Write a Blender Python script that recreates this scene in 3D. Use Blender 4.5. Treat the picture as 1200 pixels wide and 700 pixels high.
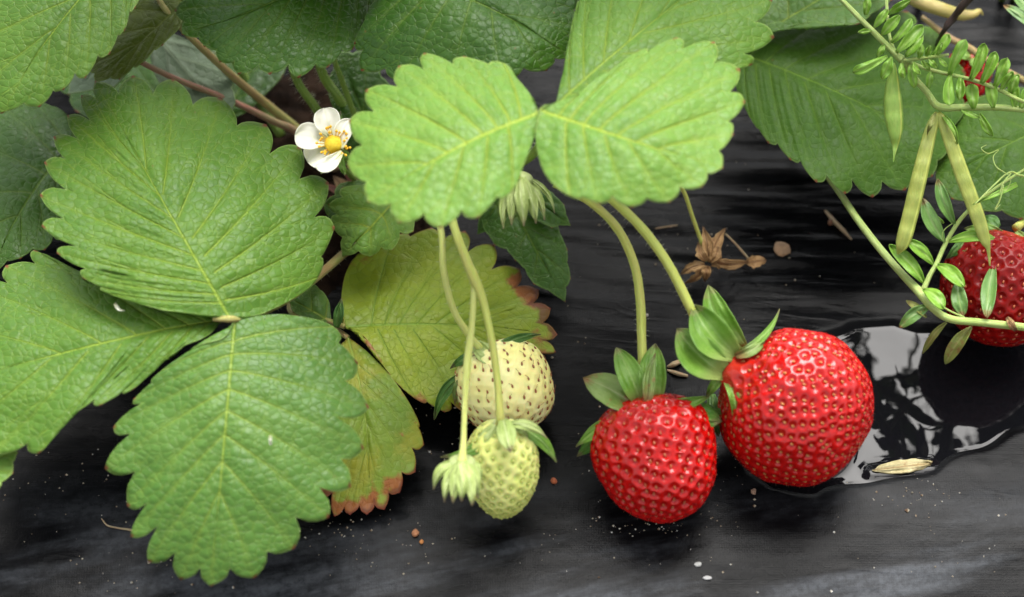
import bpy, bmesh, math, random
import numpy as np
from mathutils import Vector, kdtree, noise

SC = bpy.context.scene
for o in list(bpy.data.objects):
    bpy.data.objects.remove(o)
R = math.radians
S = 0.01                       # all lengths below are centimetres

# ------------------------------------------------------------------ camera
PITCH = R(52); DIST = 60.0; LENS = 78.0
FPX = 1200 * LENS / 36.0
CAM = np.array([0, -DIST * math.cos(PITCH), DIST * math.sin(PITCH)])
FWD = np.array([0, math.cos(PITCH), -math.sin(PITCH)])
UP = np.array([0, math.sin(PITCH), math.cos(PITCH)])
cam = bpy.data.cameras.new('camera'); camo = bpy.data.objects.new('camera', cam)
SC.collection.objects.link(camo); SC.camera = camo
camo.location = Vector(CAM * S); camo.rotation_euler = (R(90) - PITCH, 0, 0)
cam.lens = LENS; cam.sensor_width = 36; cam.clip_start = 0.01; cam.clip_end = 200
cam.dof.use_dof = True; cam.dof.focus_distance = (DIST - 3.0) * S; cam.dof.aperture_fstop = 9.0

# ------------------------------------------------------------------ light
SUN_EL, SUN_AZ = R(62), R(12)      # azimuth measured from +Y towards +X
world = bpy.data.worlds.new("World"); SC.world = world; world.use_nodes = True
wn = world.node_tree.nodes; wl = world.node_tree.links
bg = wn['Background']
sky = wn.new('ShaderNodeTexSky'); sky.sky_type = 'NISHITA'; sky.sun_disc = False
sky.sun_elevation = SUN_EL; sky.sun_rotation = SUN_AZ
sky.air_density = 1.0; sky.dust_density = 4.0; sky.ozone_density = 0.6
hs = wn.new('ShaderNodeHueSaturation'); hs.inputs['Saturation'].default_value = 0.12
wl.new(sky.outputs[0], hs.inputs['Color']); wl.new(hs.outputs[0], bg.inputs['Color'])
bg.inputs['Strength'].default_value = 0.11
sl = bpy.data.lights.new('sun', 'SUN'); slo = bpy.data.objects.new('sun', sl)
SC.collection.objects.link(slo)
sl.energy = 1.3; sl.angle = R(48); sl.color = (1.0, 0.965, 0.91)
sd = Vector((math.sin(SUN_AZ) * math.cos(SUN_EL), math.cos(SUN_AZ) * math.cos(SUN_EL), math.sin(SUN_EL)))
slo.rotation_euler = sd.to_track_quat('Z', 'Y').to_euler(); slo.location = sd * 3
SC.view_settings.view_transform = 'Standard'; SC.view_settings.look = 'None'
SC.view_settings.exposure = 1.85; SC.view_settings.gamma = 1
SC.cycles.use_denoising = True
SC.cycles.max_bounces = 8; SC.cycles.transmission_bounces = 6

rng = random.Random(7); npr = np.random.default_rng(7)

# ------------------------------------------------------------------ places
def P(u, v, h):
    """point at height h seen at photo pixel (u, v)"""
    u = np.asarray(u, float); v = np.asarray(v, float); h = np.asarray(h, float)
    dx = (u - 600) / FPX; dy = (350 - v) / FPX
    d = FWD + dx[..., None] * np.array([1., 0, 0]) + dy[..., None] * UP
    t = (h - CAM[2]) / d[..., 2]
    return CAM + d * t[..., None]

def fbm(x, y, z=0.0, o=4):
    return noise.fractal(Vector((x, y, z)), 1.0, 2.0, o)

PUD_PX = [(868, 500), (884, 548), (905, 566), (956, 570), (1000, 560), (1036, 554), (1094, 546), (1138, 524), (1230, 484), (1320, 470),
          (1340, 400), (1220, 392), (1120, 398), (1075, 388), (1048, 376), (1000, 380), (966, 398), (930, 420)]
PUD = np.array([P(u, v, 0)[:2] for u, v in PUD_PX])
def sdf(x, y):
    d = np.full(x.shape, 1e9); inside = np.zeros(x.shape, bool)
    for i in range(len(PUD)):
        a = PUD[i]; b = PUD[(i + 1) % len(PUD)]
        e = b - a; wx = x - a[0]; wy = y - a[1]
        t = np.clip((wx * e[0] + wy * e[1]) / (e @ e), 0, 1)
        d = np.minimum(d, (wx - e[0] * t) ** 2 + (wy - e[1] * t) ** 2)
        c = (a[1] > y) != (b[1] > y)
        xi = (b[0] - a[0]) * (y - a[1]) / (b[1] - a[1] + 1e-12) + a[0]
        inside ^= c & (x < xi)
    d = np.sqrt(d)
    wob = 0.14 * np.sin(x * 1.7 + 1) * np.sin(y * 2.1) + 0.05 * np.sin(x * 3.3 + y * 2.1)
    return np.where(inside, -d, d) + wob
WATER = -0.16
def ground_base(x, y):
    x = np.asarray(x, float); y = np.asarray(y, float)
    s = sdf(x, y)
    k = np.clip((0.30 - s) / .8, 0, 1); k = k * k * (3 - 2 * k)
    z = -0.55 * k
    f = np.clip(-5.0 - y, 0, None)
    z = z - np.where(f < 8, 0.022 * f * f, 0.022 * 64 + 0.35 * (f - 8))
    z = np.maximum(z, -12.0)
    b = np.clip(y - 22, 0, 1e9)
    z = np.maximum(z - np.minimum(0.03 * b * b, 8.0), -12.0)
    return z
def ground_z(x, y):
    z = float(ground_base(np.array([x]), np.array([y]))[0])
    back = min(max((y + 2.5) / 5.0, 0.0), 1.0); back = back * back * (3 - 2 * back)
    amp = 0.035 + 0.10 * back
    yy = y + 0.12 * x + 0.25 * math.sin(x * 0.35)
    w = fbm(x * 0.07 + 3, yy * 0.75, 0.3, 3) * amp
    w += (1 - abs(fbm(x * 0.10, yy * 1.3, 7.7, 2)) * 2) * amp * 0.30 * max(0, fbm(x * 0.05, yy * .2, 4.0, 2) + 0.35)
    w += fbm(x * 0.5, y * 0.6, 2.0, 3) * 0.02
    w += fbm(x * 1.6, y * 2.2, 9.0, 2) * 0.006
    return z + w
def G(u, v, up=0.0):
    h = 0.0
    for _ in range(5):
        p = P(u, v, h); h = ground_z(p[0], p[1]) + up
    return P(u, v, h)

# ------------------------------------------------------------------ scene objects
COL = SC.collection
def rootloc(o):
    v = np.zeros(3)
    while o is not None:
        v += np.array(o.location) / S; o = o.parent
    return v
def setp(o, label=None, cat=None, group=None, kind=None):
    if label: o['label'] = label
    if cat: o['category'] = cat
    if group: o['group'] = group
    if kind: o['kind'] = kind
    return o
def thing(name, label, cat, loc, group=None):
    o = bpy.data.objects.new(name, None); COL.objects.link(o)
    o.location = Vector(np.asarray(loc, float) * S); o.empty_display_size = 0.01
    return setp(o, label, cat, group)
def mesh(name, verts, faces, mat, parent=None, attrs=None, weld=0.0, smooth=True, thick=0.0, matidx=None, mats=None, loc=None):
    V = np.asarray(verts, float)
    org = rootloc(parent) if parent is not None else (np.asarray(loc, float) if loc is not None else V.mean(0))
    me = bpy.data.meshes.new(name)
    me.from_pydata(((V - org) * S).tolist(), [], [list(f) for f in faces])
    if attrs:
        for k, a in attrs.items():
            a = np.asarray(a, float)
            if a.ndim == 1:
                at = me.attributes.new(k, 'FLOAT', 'POINT'); at.data.foreach_set('value', a.astype(np.float32))
            else:
                at = me.attributes.new(k, 'FLOAT_VECTOR', 'POINT'); at.data.foreach_set('vector', a.astype(np.float32).ravel())
    for m in (mats or [mat]): me.materials.append(m)
    if matidx is not None:
        me.polygons.foreach_set('material_index', np.asarray(matidx, np.int32))
    if weld > 0:
        bm = bmesh.new(); bm.from_mesh(me)
        bmesh.ops.remove_doubles(bm, verts=bm.verts, dist=weld * S)
        bm.to_mesh(me); bm.free()
    if smooth: me.polygons.foreach_set('use_smooth', [True] * len(me.polygons))
    me.update()
    o = bpy.data.objects.new(name, me); COL.objects.link(o)
    if parent is not None: o.parent = parent
    else: o.location = Vector(org * S)
    if thick > 0:
        md = o.modifiers.new('thickness', 'SOLIDIFY'); md.thickness = thick * S; md.offset = -1
    return o

# ------------------------------------------------------------------ node helpers
class NT:
    def __init__(s, name):
        s.m = bpy.data.materials.new(name); s.m.use_nodes = True
        s.t = s.m.node_tree; s.n = s.t.nodes; s.l = s.t.links
        s.bsdf = s.n['Principled BSDF']; s.out = s.n['Material Output']
    def put(s, sock, v):
        if hasattr(v, 'links') or hasattr(v, 'is_linked'): s.l.new(v, sock)
        else:
            if isinstance(v, tuple) and len(v) == 3 and sock.type == 'RGBA': v = (*v, 1)
            sock.default_value = v
    def math(s, op, a, b=0.0, c=0.0, clamp=False):
        n = s.n.new('ShaderNodeMath'); n.operation = op; n.use_clamp = clamp
        s.put(n.inputs[0], a); s.put(n.inputs[1], b); s.put(n.inputs[2], c)
        return n.outputs[0]
    def mix(s, f, a, b, mode='MIX'):
        n = s.n.new('ShaderNodeMix'); n.data_type = 'RGBA'; n.blend_type = mode
        s.put(n.inputs[0], f); s.put(n.inputs[6], a); s.put(n.inputs[7], b)
        return n.outputs[2]
    def ramp(s, v, lo, hi, a=0.0, b=1.0):
        n = s.n.new('ShaderNodeMapRange'); n.interpolation_type = 'SMOOTHSTEP'
        s.put(n.inputs[0], v); s.put(n.inputs[1], lo); s.put(n.inputs[2], hi); s.put(n.inputs[3], a); s.put(n.inputs[4], b)
        return n.outputs[0]
    def attr(s, name, vec=False):
        n = s.n.new('ShaderNodeAttribute'); n.attribute_name = name
        return n.outputs['Vector'] if vec else n.outputs['Fac']
    def pos(s, scale=(1, 1, 1), obj=False):
        if obj:
            g = s.n.new('ShaderNodeTexCoord').outputs['Object']
        else:
            g = s.n.new('ShaderNodeNewGeometry').outputs['Position']
        m = s.n.new('ShaderNodeMapping'); m.inputs['Scale'].default_value = tuple(100 * q for q in scale)
        s.l.new(g, m.inputs[0]); return m.outputs[0]
    def noise(s, vec, scale, detail=3, rough=0.55, dist=0.0):
        n = s.n.new('ShaderNodeTexNoise'); s.put(n.inputs['Vector'], vec)
        n.inputs['Scale'].default_value = scale; n.inputs['Detail'].default_value = detail
        n.inputs['Roughness'].default_value = rough; n.inputs['Distortion'].default_value = dist
        return n.outputs[0]
    def voro(s, vec, scale, feature='F1', out=0, rnd=1.0, smooth=None):
        n = s.n.new('ShaderNodeTexVoronoi'); n.feature = feature; s.put(n.inputs['Vector'], vec)
        n.inputs['Scale'].default_value = scale; n.inputs['Randomness'].default_value = rnd
        if smooth is not None: n.inputs['Smoothness'].default_value = smooth
        return n.outputs[out]
    def bump(s, h, dist, strength=1.0, normal=None):
        n = s.n.new('ShaderNodeBump'); s.put(n.inputs['Height'], h)
        n.inputs['Distance'].default_value = dist * S; n.inputs['Strength'].default_value = strength
        if normal is not None: s.l.new(normal, n.inputs['Normal'])
        return n.outputs[0]
    def set(s, **k):
        for a, v in k.items():
            s.put(s.bsdf.inputs[a.replace('_', ' ')], v)
    def translucent(s, col, w, normal=None):
        t = s.n.new('ShaderNodeBsdfTranslucent'); s.put(t.inputs[0], col)
        if normal is not None: s.l.new(normal, t.inputs['Normal'])
        mx = s.n.new('ShaderNodeMixShader'); mx.inputs[0].default_value = w
        s.l.new(s.bsdf.outputs[0], mx.inputs[1]); s.l.new(t.outputs[0], mx.inputs[2])
        s.l.new(mx.outputs[0], s.out.inputs[0])

def leaf_mat(name, a, b, vein, rim=(0.30, 0.42, 0.12), tip=(0.22, 0.035, 0.03), rough=0.42, trans=0.26, red=0.0,
             redcol=(0.30, 0.07, 0.02), back=(0.16, 0.24, 0.10), yel=None, quilt=1.0, veinw=1.0, spec=0.26):
    t = NT(name)
    f = t.attr('flat', True)
    big = t.noise(f, 0.45, 3, 0.6); med = t.noise(f, 3.0, 3, 0.6); fine = t.noise(f, 22, 2, 0.6)
    col = t.mix(t.ramp(big, 0.3, 0.7), a, b)
    col = t.mix(t.ramp(med, 0.35, 0.75, 0.0, 0.35), col, tuple(min(1, x * 1.5) for x in a))
    if yel: col = t.mix(t.ramp(t.noise(f, 0.7, 4, .6), 0.45, 0.62, 0, 0.85), col, yel)
    # fine net of veins
    n = t.n.new('ShaderNodeVectorMath'); n.operation = 'ADD'; t.put(n.inputs[0], f)
    nn = t.n.new('ShaderNodeTexNoise'); t.put(nn.inputs['Vector'], f); nn.inputs['Scale'].default_value = 4
    sc_ = t.n.new('ShaderNodeVectorMath'); sc_.operation = 'SCALE'; t.l.new(nn.outputs[1], sc_.inputs[0]); sc_.inputs[3].default_value = 0.12
    t.l.new(sc_.outputs[0], n.inputs[1]); fv = n.outputs[0]
    e1 = t.voro(fv, 4.6, 'DISTANCE_TO_EDGE'); e2 = t.voro(fv, 12, 'DISTANCE_TO_EDGE')
    net = t.ramp(e1, 0.0, 0.09, 1, 0); net2 = t.ramp(e2, 0.0, 0.10, 1, 0)
    col = t.mix(t.math('MULTIPLY', net, 0.22), col, vein)
    col = t.mix(t.math('MULTIPLY', net2, 0.08), col, vein)
    vd = t.attr('vein'); md = t.attr('mid'); ed = t.attr('edge')
    vm = t.ramp(vd, 0.008 * veinw, 0.042 * veinw, .85, 0); mm = t.ramp(md, 0.014 * veinw, 0.065 * veinw, 1, 0)
    soft = t.ramp(vd, 0.0, 0.16, 0.14, 0)
    col = t.mix(soft, col, vein)
    col = t.mix(t.math('MULTIPLY', vm, t.attr('vfade')), col, vein)
    fk = t.ramp(t.attr('fork'), 0.004, 0.03, 1, 0)
    col = t.mix(t.math('MULTIPLY', fk, .42), col, vein)
    col = t.mix(t.math('MULTIPLY', mm, 0.85), col, tuple(min(1, x * 1.15) for x in vein))
    if red > 0:
        rn = t.noise(f, 1.1, 4, 0.62)
        em = t.math('MULTIPLY', t.ramp(ed, 0.0, .9, 1, 0), t.ramp(t.noise(f, .38, 2, .5), .42, .62))
        k = t.math('MULTIPLY_ADD', em, 0.26, rn)
        k = t.math('MULTIPLY_ADD', t.ramp(t.attr('toward_tip'), .70, 1.0), .17, k)
        col = t.mix(t.ramp(k, 0.72 - 0.10 * red, 0.86 - 0.10 * red, 0, 0.9), col, redcol)
        # browned rim with its own uneven width
        k2 = t.math('SUBTRACT', t.math('MULTIPLY', t.noise(f, 0.8, 3, .6), t.ramp(t.attr('toward_tip'), .5, 1.0, .66, .90)), ed)
        col = t.mix(t.ramp(k2, 0.30, 0.42, 0, 0.85), col, (0.13, 0.035, 0.015))
    spots = t.voro(f, 1.1, 'F1')
    col = t.mix(t.ramp(spots, 0.0, 0.05, 0.55, 0), col, (0.20, 0.09, 0.03))
    rimn = t.ramp(ed, 0.0, 0.045, 0.5, 0)
    col = t.mix(rimn, col, rim)
    col = t.mix(t.ramp(t.attr('tipm'), 0.25, 0.8, 0, 0.9), col, tip)
    geo = t.n.new('ShaderNodeNewGeometry')
    up_ = t.attr('side')
    # underside: paler and matt
    bcol = t.mix(vm, back, tuple(min(1, x * 1.4) for x in back))
    colf = t.mix(geo.outputs['Backfacing'], col, col)
    # bump: cushions between the fine veins, vein grooves
    cush = t.voro(fv, 4.6, 'SMOOTH_F1', 0, 1.0, 0.5)
    h = t.math('MULTIPLY', cush, -0.9)
    h = t.math('MULTIPLY_ADD', net, -0.25, h)
    h = t.math('MULTIPLY_ADD', t.voro(fv, 12, 'SMOOTH_F1', 0, 1, .4), -0.12, h)
    h = t.math('MULTIPLY_ADD', vm, -0.55, h); h = t.math('MULTIPLY_ADD', mm, -0.6, h)
    h = t.math('MULTIPLY_ADD', fk, -0.35, h)
    h = t.math('MULTIPLY_ADD', fine, 0.10, h)
    nb = t.bump(h, 0.036 * quilt, 0.95)
    t.set(Base_Color=colf, Roughness=t.ramp(med, 0.3, 0.8, rough - 0.06, rough + 0.1), Normal=nb, Specular_IOR_Level=spec)
    t.translucent(t.mix(0.35, colf, (0.35, 0.5, 0.05)), trans, None)
    return t.m

def simple_mat(name, a, b, rough=0.5, scale=6, bump=0.0, bscale=30, trans=0.0, spec=0.5, sss=0.0, stretch=(1, 1, 1), c=None):
    t = NT(name); p = t.pos(stretch, obj=True)
    col = t.mix(t.ramp(t.noise(p, scale, 4, 0.6), 0.32, 0.68), a, b)
    if c: col = t.mix(t.ramp(t.noise(p, scale * 0.6, 3, 0.6), 0.55, 0.68), col, c)
    t.set(Base_Color=col, Roughness=rough, Specular_IOR_Level=spec)
    if bump: t.set(Normal=t.bump(t.noise(p, bscale, 4, 0.65), bump))
    if sss:
        t.set(Subsurface_Weight=sss, Subsurface_Scale=0.0015); t.bsdf.inputs['Subsurface Radius'].default_value = (1, .6, .3)
    if trans: t.translucent(col, trans)
    return t.m

def blade_mat(name, a, b, vein, rough=0.42, trans=0.25, tipc=None, bump=0.02, basec=None, spots=None):
    """sepals, petals, small leaflets: 'flat' = cm coordinates, 'mid' = distance to midrib, 'along' 0..1, 'edge' 0..1"""
    t = NT(name); f = t.attr('flat', True)
    col = t.mix(t.ramp(t.noise(f, 2.2, 4, .6), .3, .7), a, b)
    ln = t.attr('lines')
    w = t.n.new('ShaderNodeMath'); w.operation = 'SINE'; t.put(w.inputs[0], ln)
    lm = t.ramp(w.outputs[0], 0.5, 1.0, 0, 0.14)
    col = t.mix(lm, col, vein)
    col = t.mix(t.ramp(t.attr('mid'), 0.008, 0.035, 0.7, 0), col, vein)
    if basec: col = t.mix(t.ramp(t.attr('along'), 0.05, 0.40, 0.85, 0), col, basec)
    if tipc:
        k = t.math('ADD', t.attr('along'), t.math('MULTIPLY', t.noise(f, 5, 3, .6), 0.5))
        col = t.mix(t.ramp(k, 1.05, 1.28, 0, 0.9), col, tipc)
    if spots: col = t.mix(t.ramp(t.noise(f, 3.5, 4, .65), .56, .68, 0, .8), col, spots)
    h = t.math('MULTIPLY_ADD', w.outputs[0], 0.25, t.noise(f, 14, 3, .6))
    t.set(Base_Color=col, Roughness=rough, Normal=t.bump(h, bump))
    t.translucent(col, trans)
    return t.m

# ------------------------------------------------------------------ curves and tubes
def catmull(pts, n):
    p = np.asarray(pts, float); p = np.vstack([2 * p[0] - p[1], p, 2 * p[-1] - p[-2]])
    out = []
    for i in range(1, len(p) - 2):
        t = np.linspace(0, 1, n, endpoint=False)[:, None]
        a, b, c, d = p[i - 1], p[i], p[i + 1], p[i + 2]
        out.append(0.5 * (2 * b + (c - a) * t + (2 * a - 5 * b + 4 * c - d) * t * t + (3 * b - a - 3 * c + d) * t ** 3))
    out.append(p[-2][None]); return np.vstack(out)
def cat_at(pts, a):
    """Catmull-Rom through pts (index 0..n) at fractional index array a"""
    p = np.asarray(pts, float); n = len(p) - 1
    p = np.vstack([2 * p[0] - p[1], p, 2 * p[-1] - p[-2]])
    i = np.clip(np.floor(a).astype(int), 0, n - 1); t = (a - i)[:, None]
    A, B, C, D = p[i], p[i + 1], p[i + 2], p[i + 3]
    return 0.5 * (2 * B + (C - A) * t + (2 * A - 5 * B + 4 * C - D) * t * t + (3 * B - A - 3 * C + D) * t ** 3)
def unit(v): return v / (np.linalg.norm(v) + 1e-12)
def hairs(V, F, pts, nrm, n, length, rad=0.0045, droop=0.2, rg=rng):
    for _ in range(n):
        i = rg.randrange(len(pts)); p = pts[i]; d = nrm[i]
        d = unit(d + np.array([rg.gauss(0, .25) for _ in range(3)]))
        L = length * rg.uniform(0.6, 1.2)
        s = unit(np.cross(d, [rg.random(), rg.random(), rg.random()])) ; q = np.cross(d, s)
        b = len(V)
        for k in range(3):
            an = k * 2.094; V.append(p + rad * (math.cos(an) * s + math.sin(an) * q))
        V.append(p + d * L + np.array([0, 0, -droop * L * rg.random()]))
        F += [(b, b + 1, b + 3), (b + 1, b + 2, b + 3), (b + 2, b, b + 3)]
def tube(name, ctrl, mat, parent, seg=10, sub=8, hair=0, hairlen=0.10, flat=1.0, knobs=0.0, cap=True, wob=0.0, hairmat=None):
    """ctrl: list of (u, v, h, radius_cm) or of ((x,y,z), radius)"""
    C = []
    for c in ctrl:
        if len(c) == 4: C.append(np.append(P(c[0], c[1], c[2]), c[3]))
        else: C.append(np.append(np.asarray(c[0], float), c[1]))
    C = catmull(C, sub); pts = C[:, :3]; rad = np.maximum(C[:, 3], 0.002)
    n = len(pts); T = np.gradient(pts, axis=0); T /= np.linalg.norm(T, axis=1)[:, None] + 1e-12
    ref = np.array([0, 0, 1.]) if abs(T[0][2]) < 0.9 else np.array([0, 1., 0])
    V, F, NR = [], [], []; A = []
    nv = unit(np.cross(T[0], ref))
    length = np.concatenate([[0], np.cumsum(np.linalg.norm(np.diff(pts, axis=0), axis=1))])
    ph = rng.random() * 50
    for i in range(n):
        nv = unit(nv - T[i] * (nv @ T[i])); bv = np.cross(T[i], nv)
        for k in range(seg):
            an = 2 * math.pi * k / seg
            r = rad[i] * (1 + wob * fbm(length[i] * 3 + ph, an, 0, 2))
            d = math.cos(an) * nv + math.sin(an) * bv * flat
            V.append(pts[i] + d * r); NR.append(unit(math.cos(an) * nv + math.sin(an) * bv))
            A.append((length[i], an, ph))
    for i in range(n - 1):
        for k in range(seg):
            F.append((i * seg + k, i * seg + (k + 1) % seg, (i + 1) * seg + (k + 1) % seg, (i + 1) * seg + k))
    if cap:
        F.append(tuple(range(seg - 1, -1, -1))); F.append(tuple((n - 1) * seg + k for k in range(seg)))
    nf = len(F); ring = [np.array(v) for v in V]
    if hair: hairs(V, F, ring, NR, hair, hairlen)
    A += [(0, 0, 0)] * (len(V) - len(A))
    mi = [0] * nf + [1] * (len(F) - nf) if hair else None
    return mesh(name, V, F, mat, parent, attrs={'flat': A}, matidx=mi, mats=[mat, hairmat or MAT['hair']] if hair else None)

# ------------------------------------------------------------------ leaf
def leaflet(parent, base, tip, L, Rr, h, mat, mid=None, arch=0.0, hL=0.0, hR=0.0, nsm=1, notch=0.16, bulge=0.05, wave=0.12,
            name='leaflet', vb=0.05, seed=None, flip=False, label=None, petio=None, foldp=1.3, tipdroop=0.0, topend=0.78, bow=0.0):
    """a leaflet laid out from its midrib and the teeth on either side; h=(base height, tip height)"""
    rg = random.Random(seed if seed is not None else rng.random())
    base = np.array(base, float); tip = np.array(tip, float)
    ctl = np.array(mid, float) if mid else (base + tip) / 2
    def midp(t): t = t[:, None]; return (1 - t) ** 2 * base + 2 * t * (1 - t) * ctl + t * t * tip
    sides = [np.vstack([base, np.array(L, float), tip]), np.vstack([base, np.array(Rr, float), tip])]
    ns = [len(s) - 1 for s in sides]
    W = np.unique(np.round(np.concatenate([np.linspace(0, 1, n * 8 + 1) for n in ns]), 6))
    K = 18; bl = np.linspace(0, 1, K + 1)
    bl = 1 - (1 - bl) ** 1.15
    tm = topend * (W ** 1.75)
    M = midp(tm); ax = unit(tip - base); Ln = np.linalg.norm(tip - base)
    ph = [rg.random() * 100 for _ in range(6)]
    allc = []
    for si in (0, 1):
        n = ns[si]; a = W * n; mg = cat_at(sides[si], a)
        k = np.round(a); x = 2 * (a - k)
        dep = np.array([0.75 + 0.5 * noise.noise(Vector((q * 7.3 + si * 50 + ph[0], 0, 0))) + 0.1 for q in range(n + 2)])
        xs = np.clip(np.abs(x - .0), 0, 1); prof = .78 * (1 - np.sqrt(np.clip(1 - (0.985 * xs) ** 2, 0, 1))) + .20 * xs ** 1.4
        d = 1.5 * notch * dep[np.clip(np.floor(a).astype(int), 0, n)] * prof
        fade = np.clip((a - nsm + 0.0), 0, 1); fade2 = 0.55 + 0.45 * np.clip(a / n * 1.6, 0, 1)
        d = d * fade * fade2
        # absolute depth so that narrow places are not over-cut
        half = np.linalg.norm(mg - M, axis=1)
        mgd = mg - (mg - M) * d[:, None]
        mucro = np.exp(-(x / 0.10) ** 2) * fade
        mgd = mgd + (mg - M) / (half[:, None] + 1e-6) * mucro[:, None] * 1.6
        cols = []
        for b in bl:
            p = M + (mgd - M) * b - ax * (vb * Ln * b * (1 - b)) * np.minimum(1, half / 40)[:, None]
            cols.append(p)
        cols = np.array(cols).transpose(1, 0, 2)      # W x K+1 x 2
        vk = np.clip(k, 0, n).astype(int)
        wk = vk / n
        # same-b point on nearest vein
        mgk = cat_at(sides[si], vk.astype(float)); Mk = midp(topend * wk ** 1.75)
        hk = np.linalg.norm(mgk - Mk, axis=1)
        cv = np.array([Mk + (mgk - Mk) * b - ax * (vb * Ln * b * (1 - b)) * np.minimum(1, hk / 40)[:, None] for b in bl]).transpose(1, 0, 2)
        vd = np.linalg.norm(cols - cv, axis=2)
        vd[(vk < nsm), :] = 99
        sp_a = np.linalg.norm(np.gradient(cols, axis=0), axis=2) / (np.gradient(a)[:, None] + 1e-6)
        off = np.clip((bl - .38) / .62, 0, 1) * .47
        v2 = np.abs(np.abs(x)[:, None] / 2 - off[None]) * sp_a
        v2[:, bl < .38] = 99; v2[a < nsm - .1, :] = 99
        md = half[:, None] * bl[None]
        ed = (np.linalg.norm(mgd - M, axis=1)[:, None] * (1 - bl[None]))
        ed = ed * 0.8
        tp = np.exp(-(x / 0.13) ** 2)[:, None] * np.clip((bl[None] - 0.96) / 0.04, 0, 1) * fade[:, None]
        allc.append((cols, vd, md, ed, tp, a, x, half, v2, sp_a * np.clip(a - nsm + .9, .0, 1)[:, None]))
    nW = len(W)
    # join: left reversed + right
    def J(i): return np.concatenate([allc[0][i][:, ::-1], allc[1][i][:, 1:]], axis=1)
    UVp = J(0); vd = J(1); md = J(2); ed = J(3); tp = J(4); v2 = np.minimum(J(8), 40)
    sg = np.concatenate([-bl[::-1], bl[1:]]); ab = np.abs(sg)
    tau = W[:, None] * ab[None] + tm[:, None] * (1 - ab[None])
    dist_c = np.where(sg < 0, hL, hR)
    xx = (UVp[..., 0] - base[0]) / Ln; yy = (UVp[..., 1] - base[1]) / Ln
    along = xx * ax[0] + yy * ax[1]; across = -xx * ax[1] + yy * ax[0]
    H = h[0] + (h[1] - h[0]) * along + arch * 4 * along * (1 - along) - tipdroop * np.clip(along - 0.5, 0, 1) ** 2 * 4
    H = H + np.where(sg < 0, hL, hR)[None] * np.minimum(1.6, np.abs(across) / 0.45) ** foldp
    ws = np.zeros_like(H)
    for i in range(nW):
        for j in range(len(sg)):
            ws[i, j] = noise.noise(Vector((UVp[i, j, 0] / 55 + ph[1], UVp[i, j, 1] / 55, ph[2])))
    H = H + wave * ws * (0.4 + ab[None])
    X = P(UVp[..., 0], UVp[..., 1], H)
    # quilted relief between the side veins
    Nn = np.cross(np.gradient(X, axis=0), np.gradient(X, axis=1)); Nn /= np.linalg.norm(Nn, axis=2)[..., None] + 1e-9
    vs = CAM - X; sgn = np.sign((Nn * vs).sum(2)); Nn *= sgn[..., None]
    ux = np.concatenate([np.repeat(allc[0][6][:, None], K + 1, 1), np.repeat(allc[1][6][:, None], K, 1)], axis=1)
    q = np.clip(np.abs(ux), 0, 1)
    bul = 1.15 * bulge * (np.sin(q * math.pi / 2) ** 0.6) * np.clip(ab * 6, 0, 1)[None] * (1 - 0.9 * ab[None] ** 2.5)
    bul = bul * np.clip(J(9) / 26.0, 0, 1)
    bul = bul - bulge * 0.8 * np.exp(-(md / 7.0) ** 2)
    wfade = np.clip(W * 6, 0, 1)[:, None] * np.clip((1 - W) * 8, 0.25, 1)[:, None]
    X = X + Nn * (bul * wfade)[..., None]
    pxcm = FPX / np.linalg.norm(CAM - X[nW // 2, K])
    V = X.reshape(-1, 3); nc = len(sg)
    F = []
    flipw = np.median(sgn) < 0
    for i in range(nW - 1):
        for j in range(nc - 1):
            f = (i * nc + j, (i + 1) * nc + j, (i + 1) * nc + j + 1, i * nc + j + 1)
            F.append(f[::-1] if flipw else f)
    seedv = rg.random() * 60
    fl = np.stack([UVp[..., 0] / pxcm + seedv, UVp[..., 1] / pxcm / 0.85, np.full(UVp.shape[:2], seedv)], axis=-1).reshape(-1, 3)
    vfade = np.repeat((1.0 - 0.35 * ab)[None], nW, 0)
    o = mesh(name, V, F, mat, parent, attrs={'flat': fl, 'vein': (vd / pxcm).ravel(), 'fork': (v2 / pxcm).ravel(), 'mid': (md / pxcm).ravel(), 'toward_tip': along.ravel(), 'edge': (ed / pxcm).ravel(),
             'tipm': tp.ravel(), 'vfade': vfade.ravel()}, weld=0.004, thick=0.028)
    if label: o['label'] = label
    return o

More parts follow.
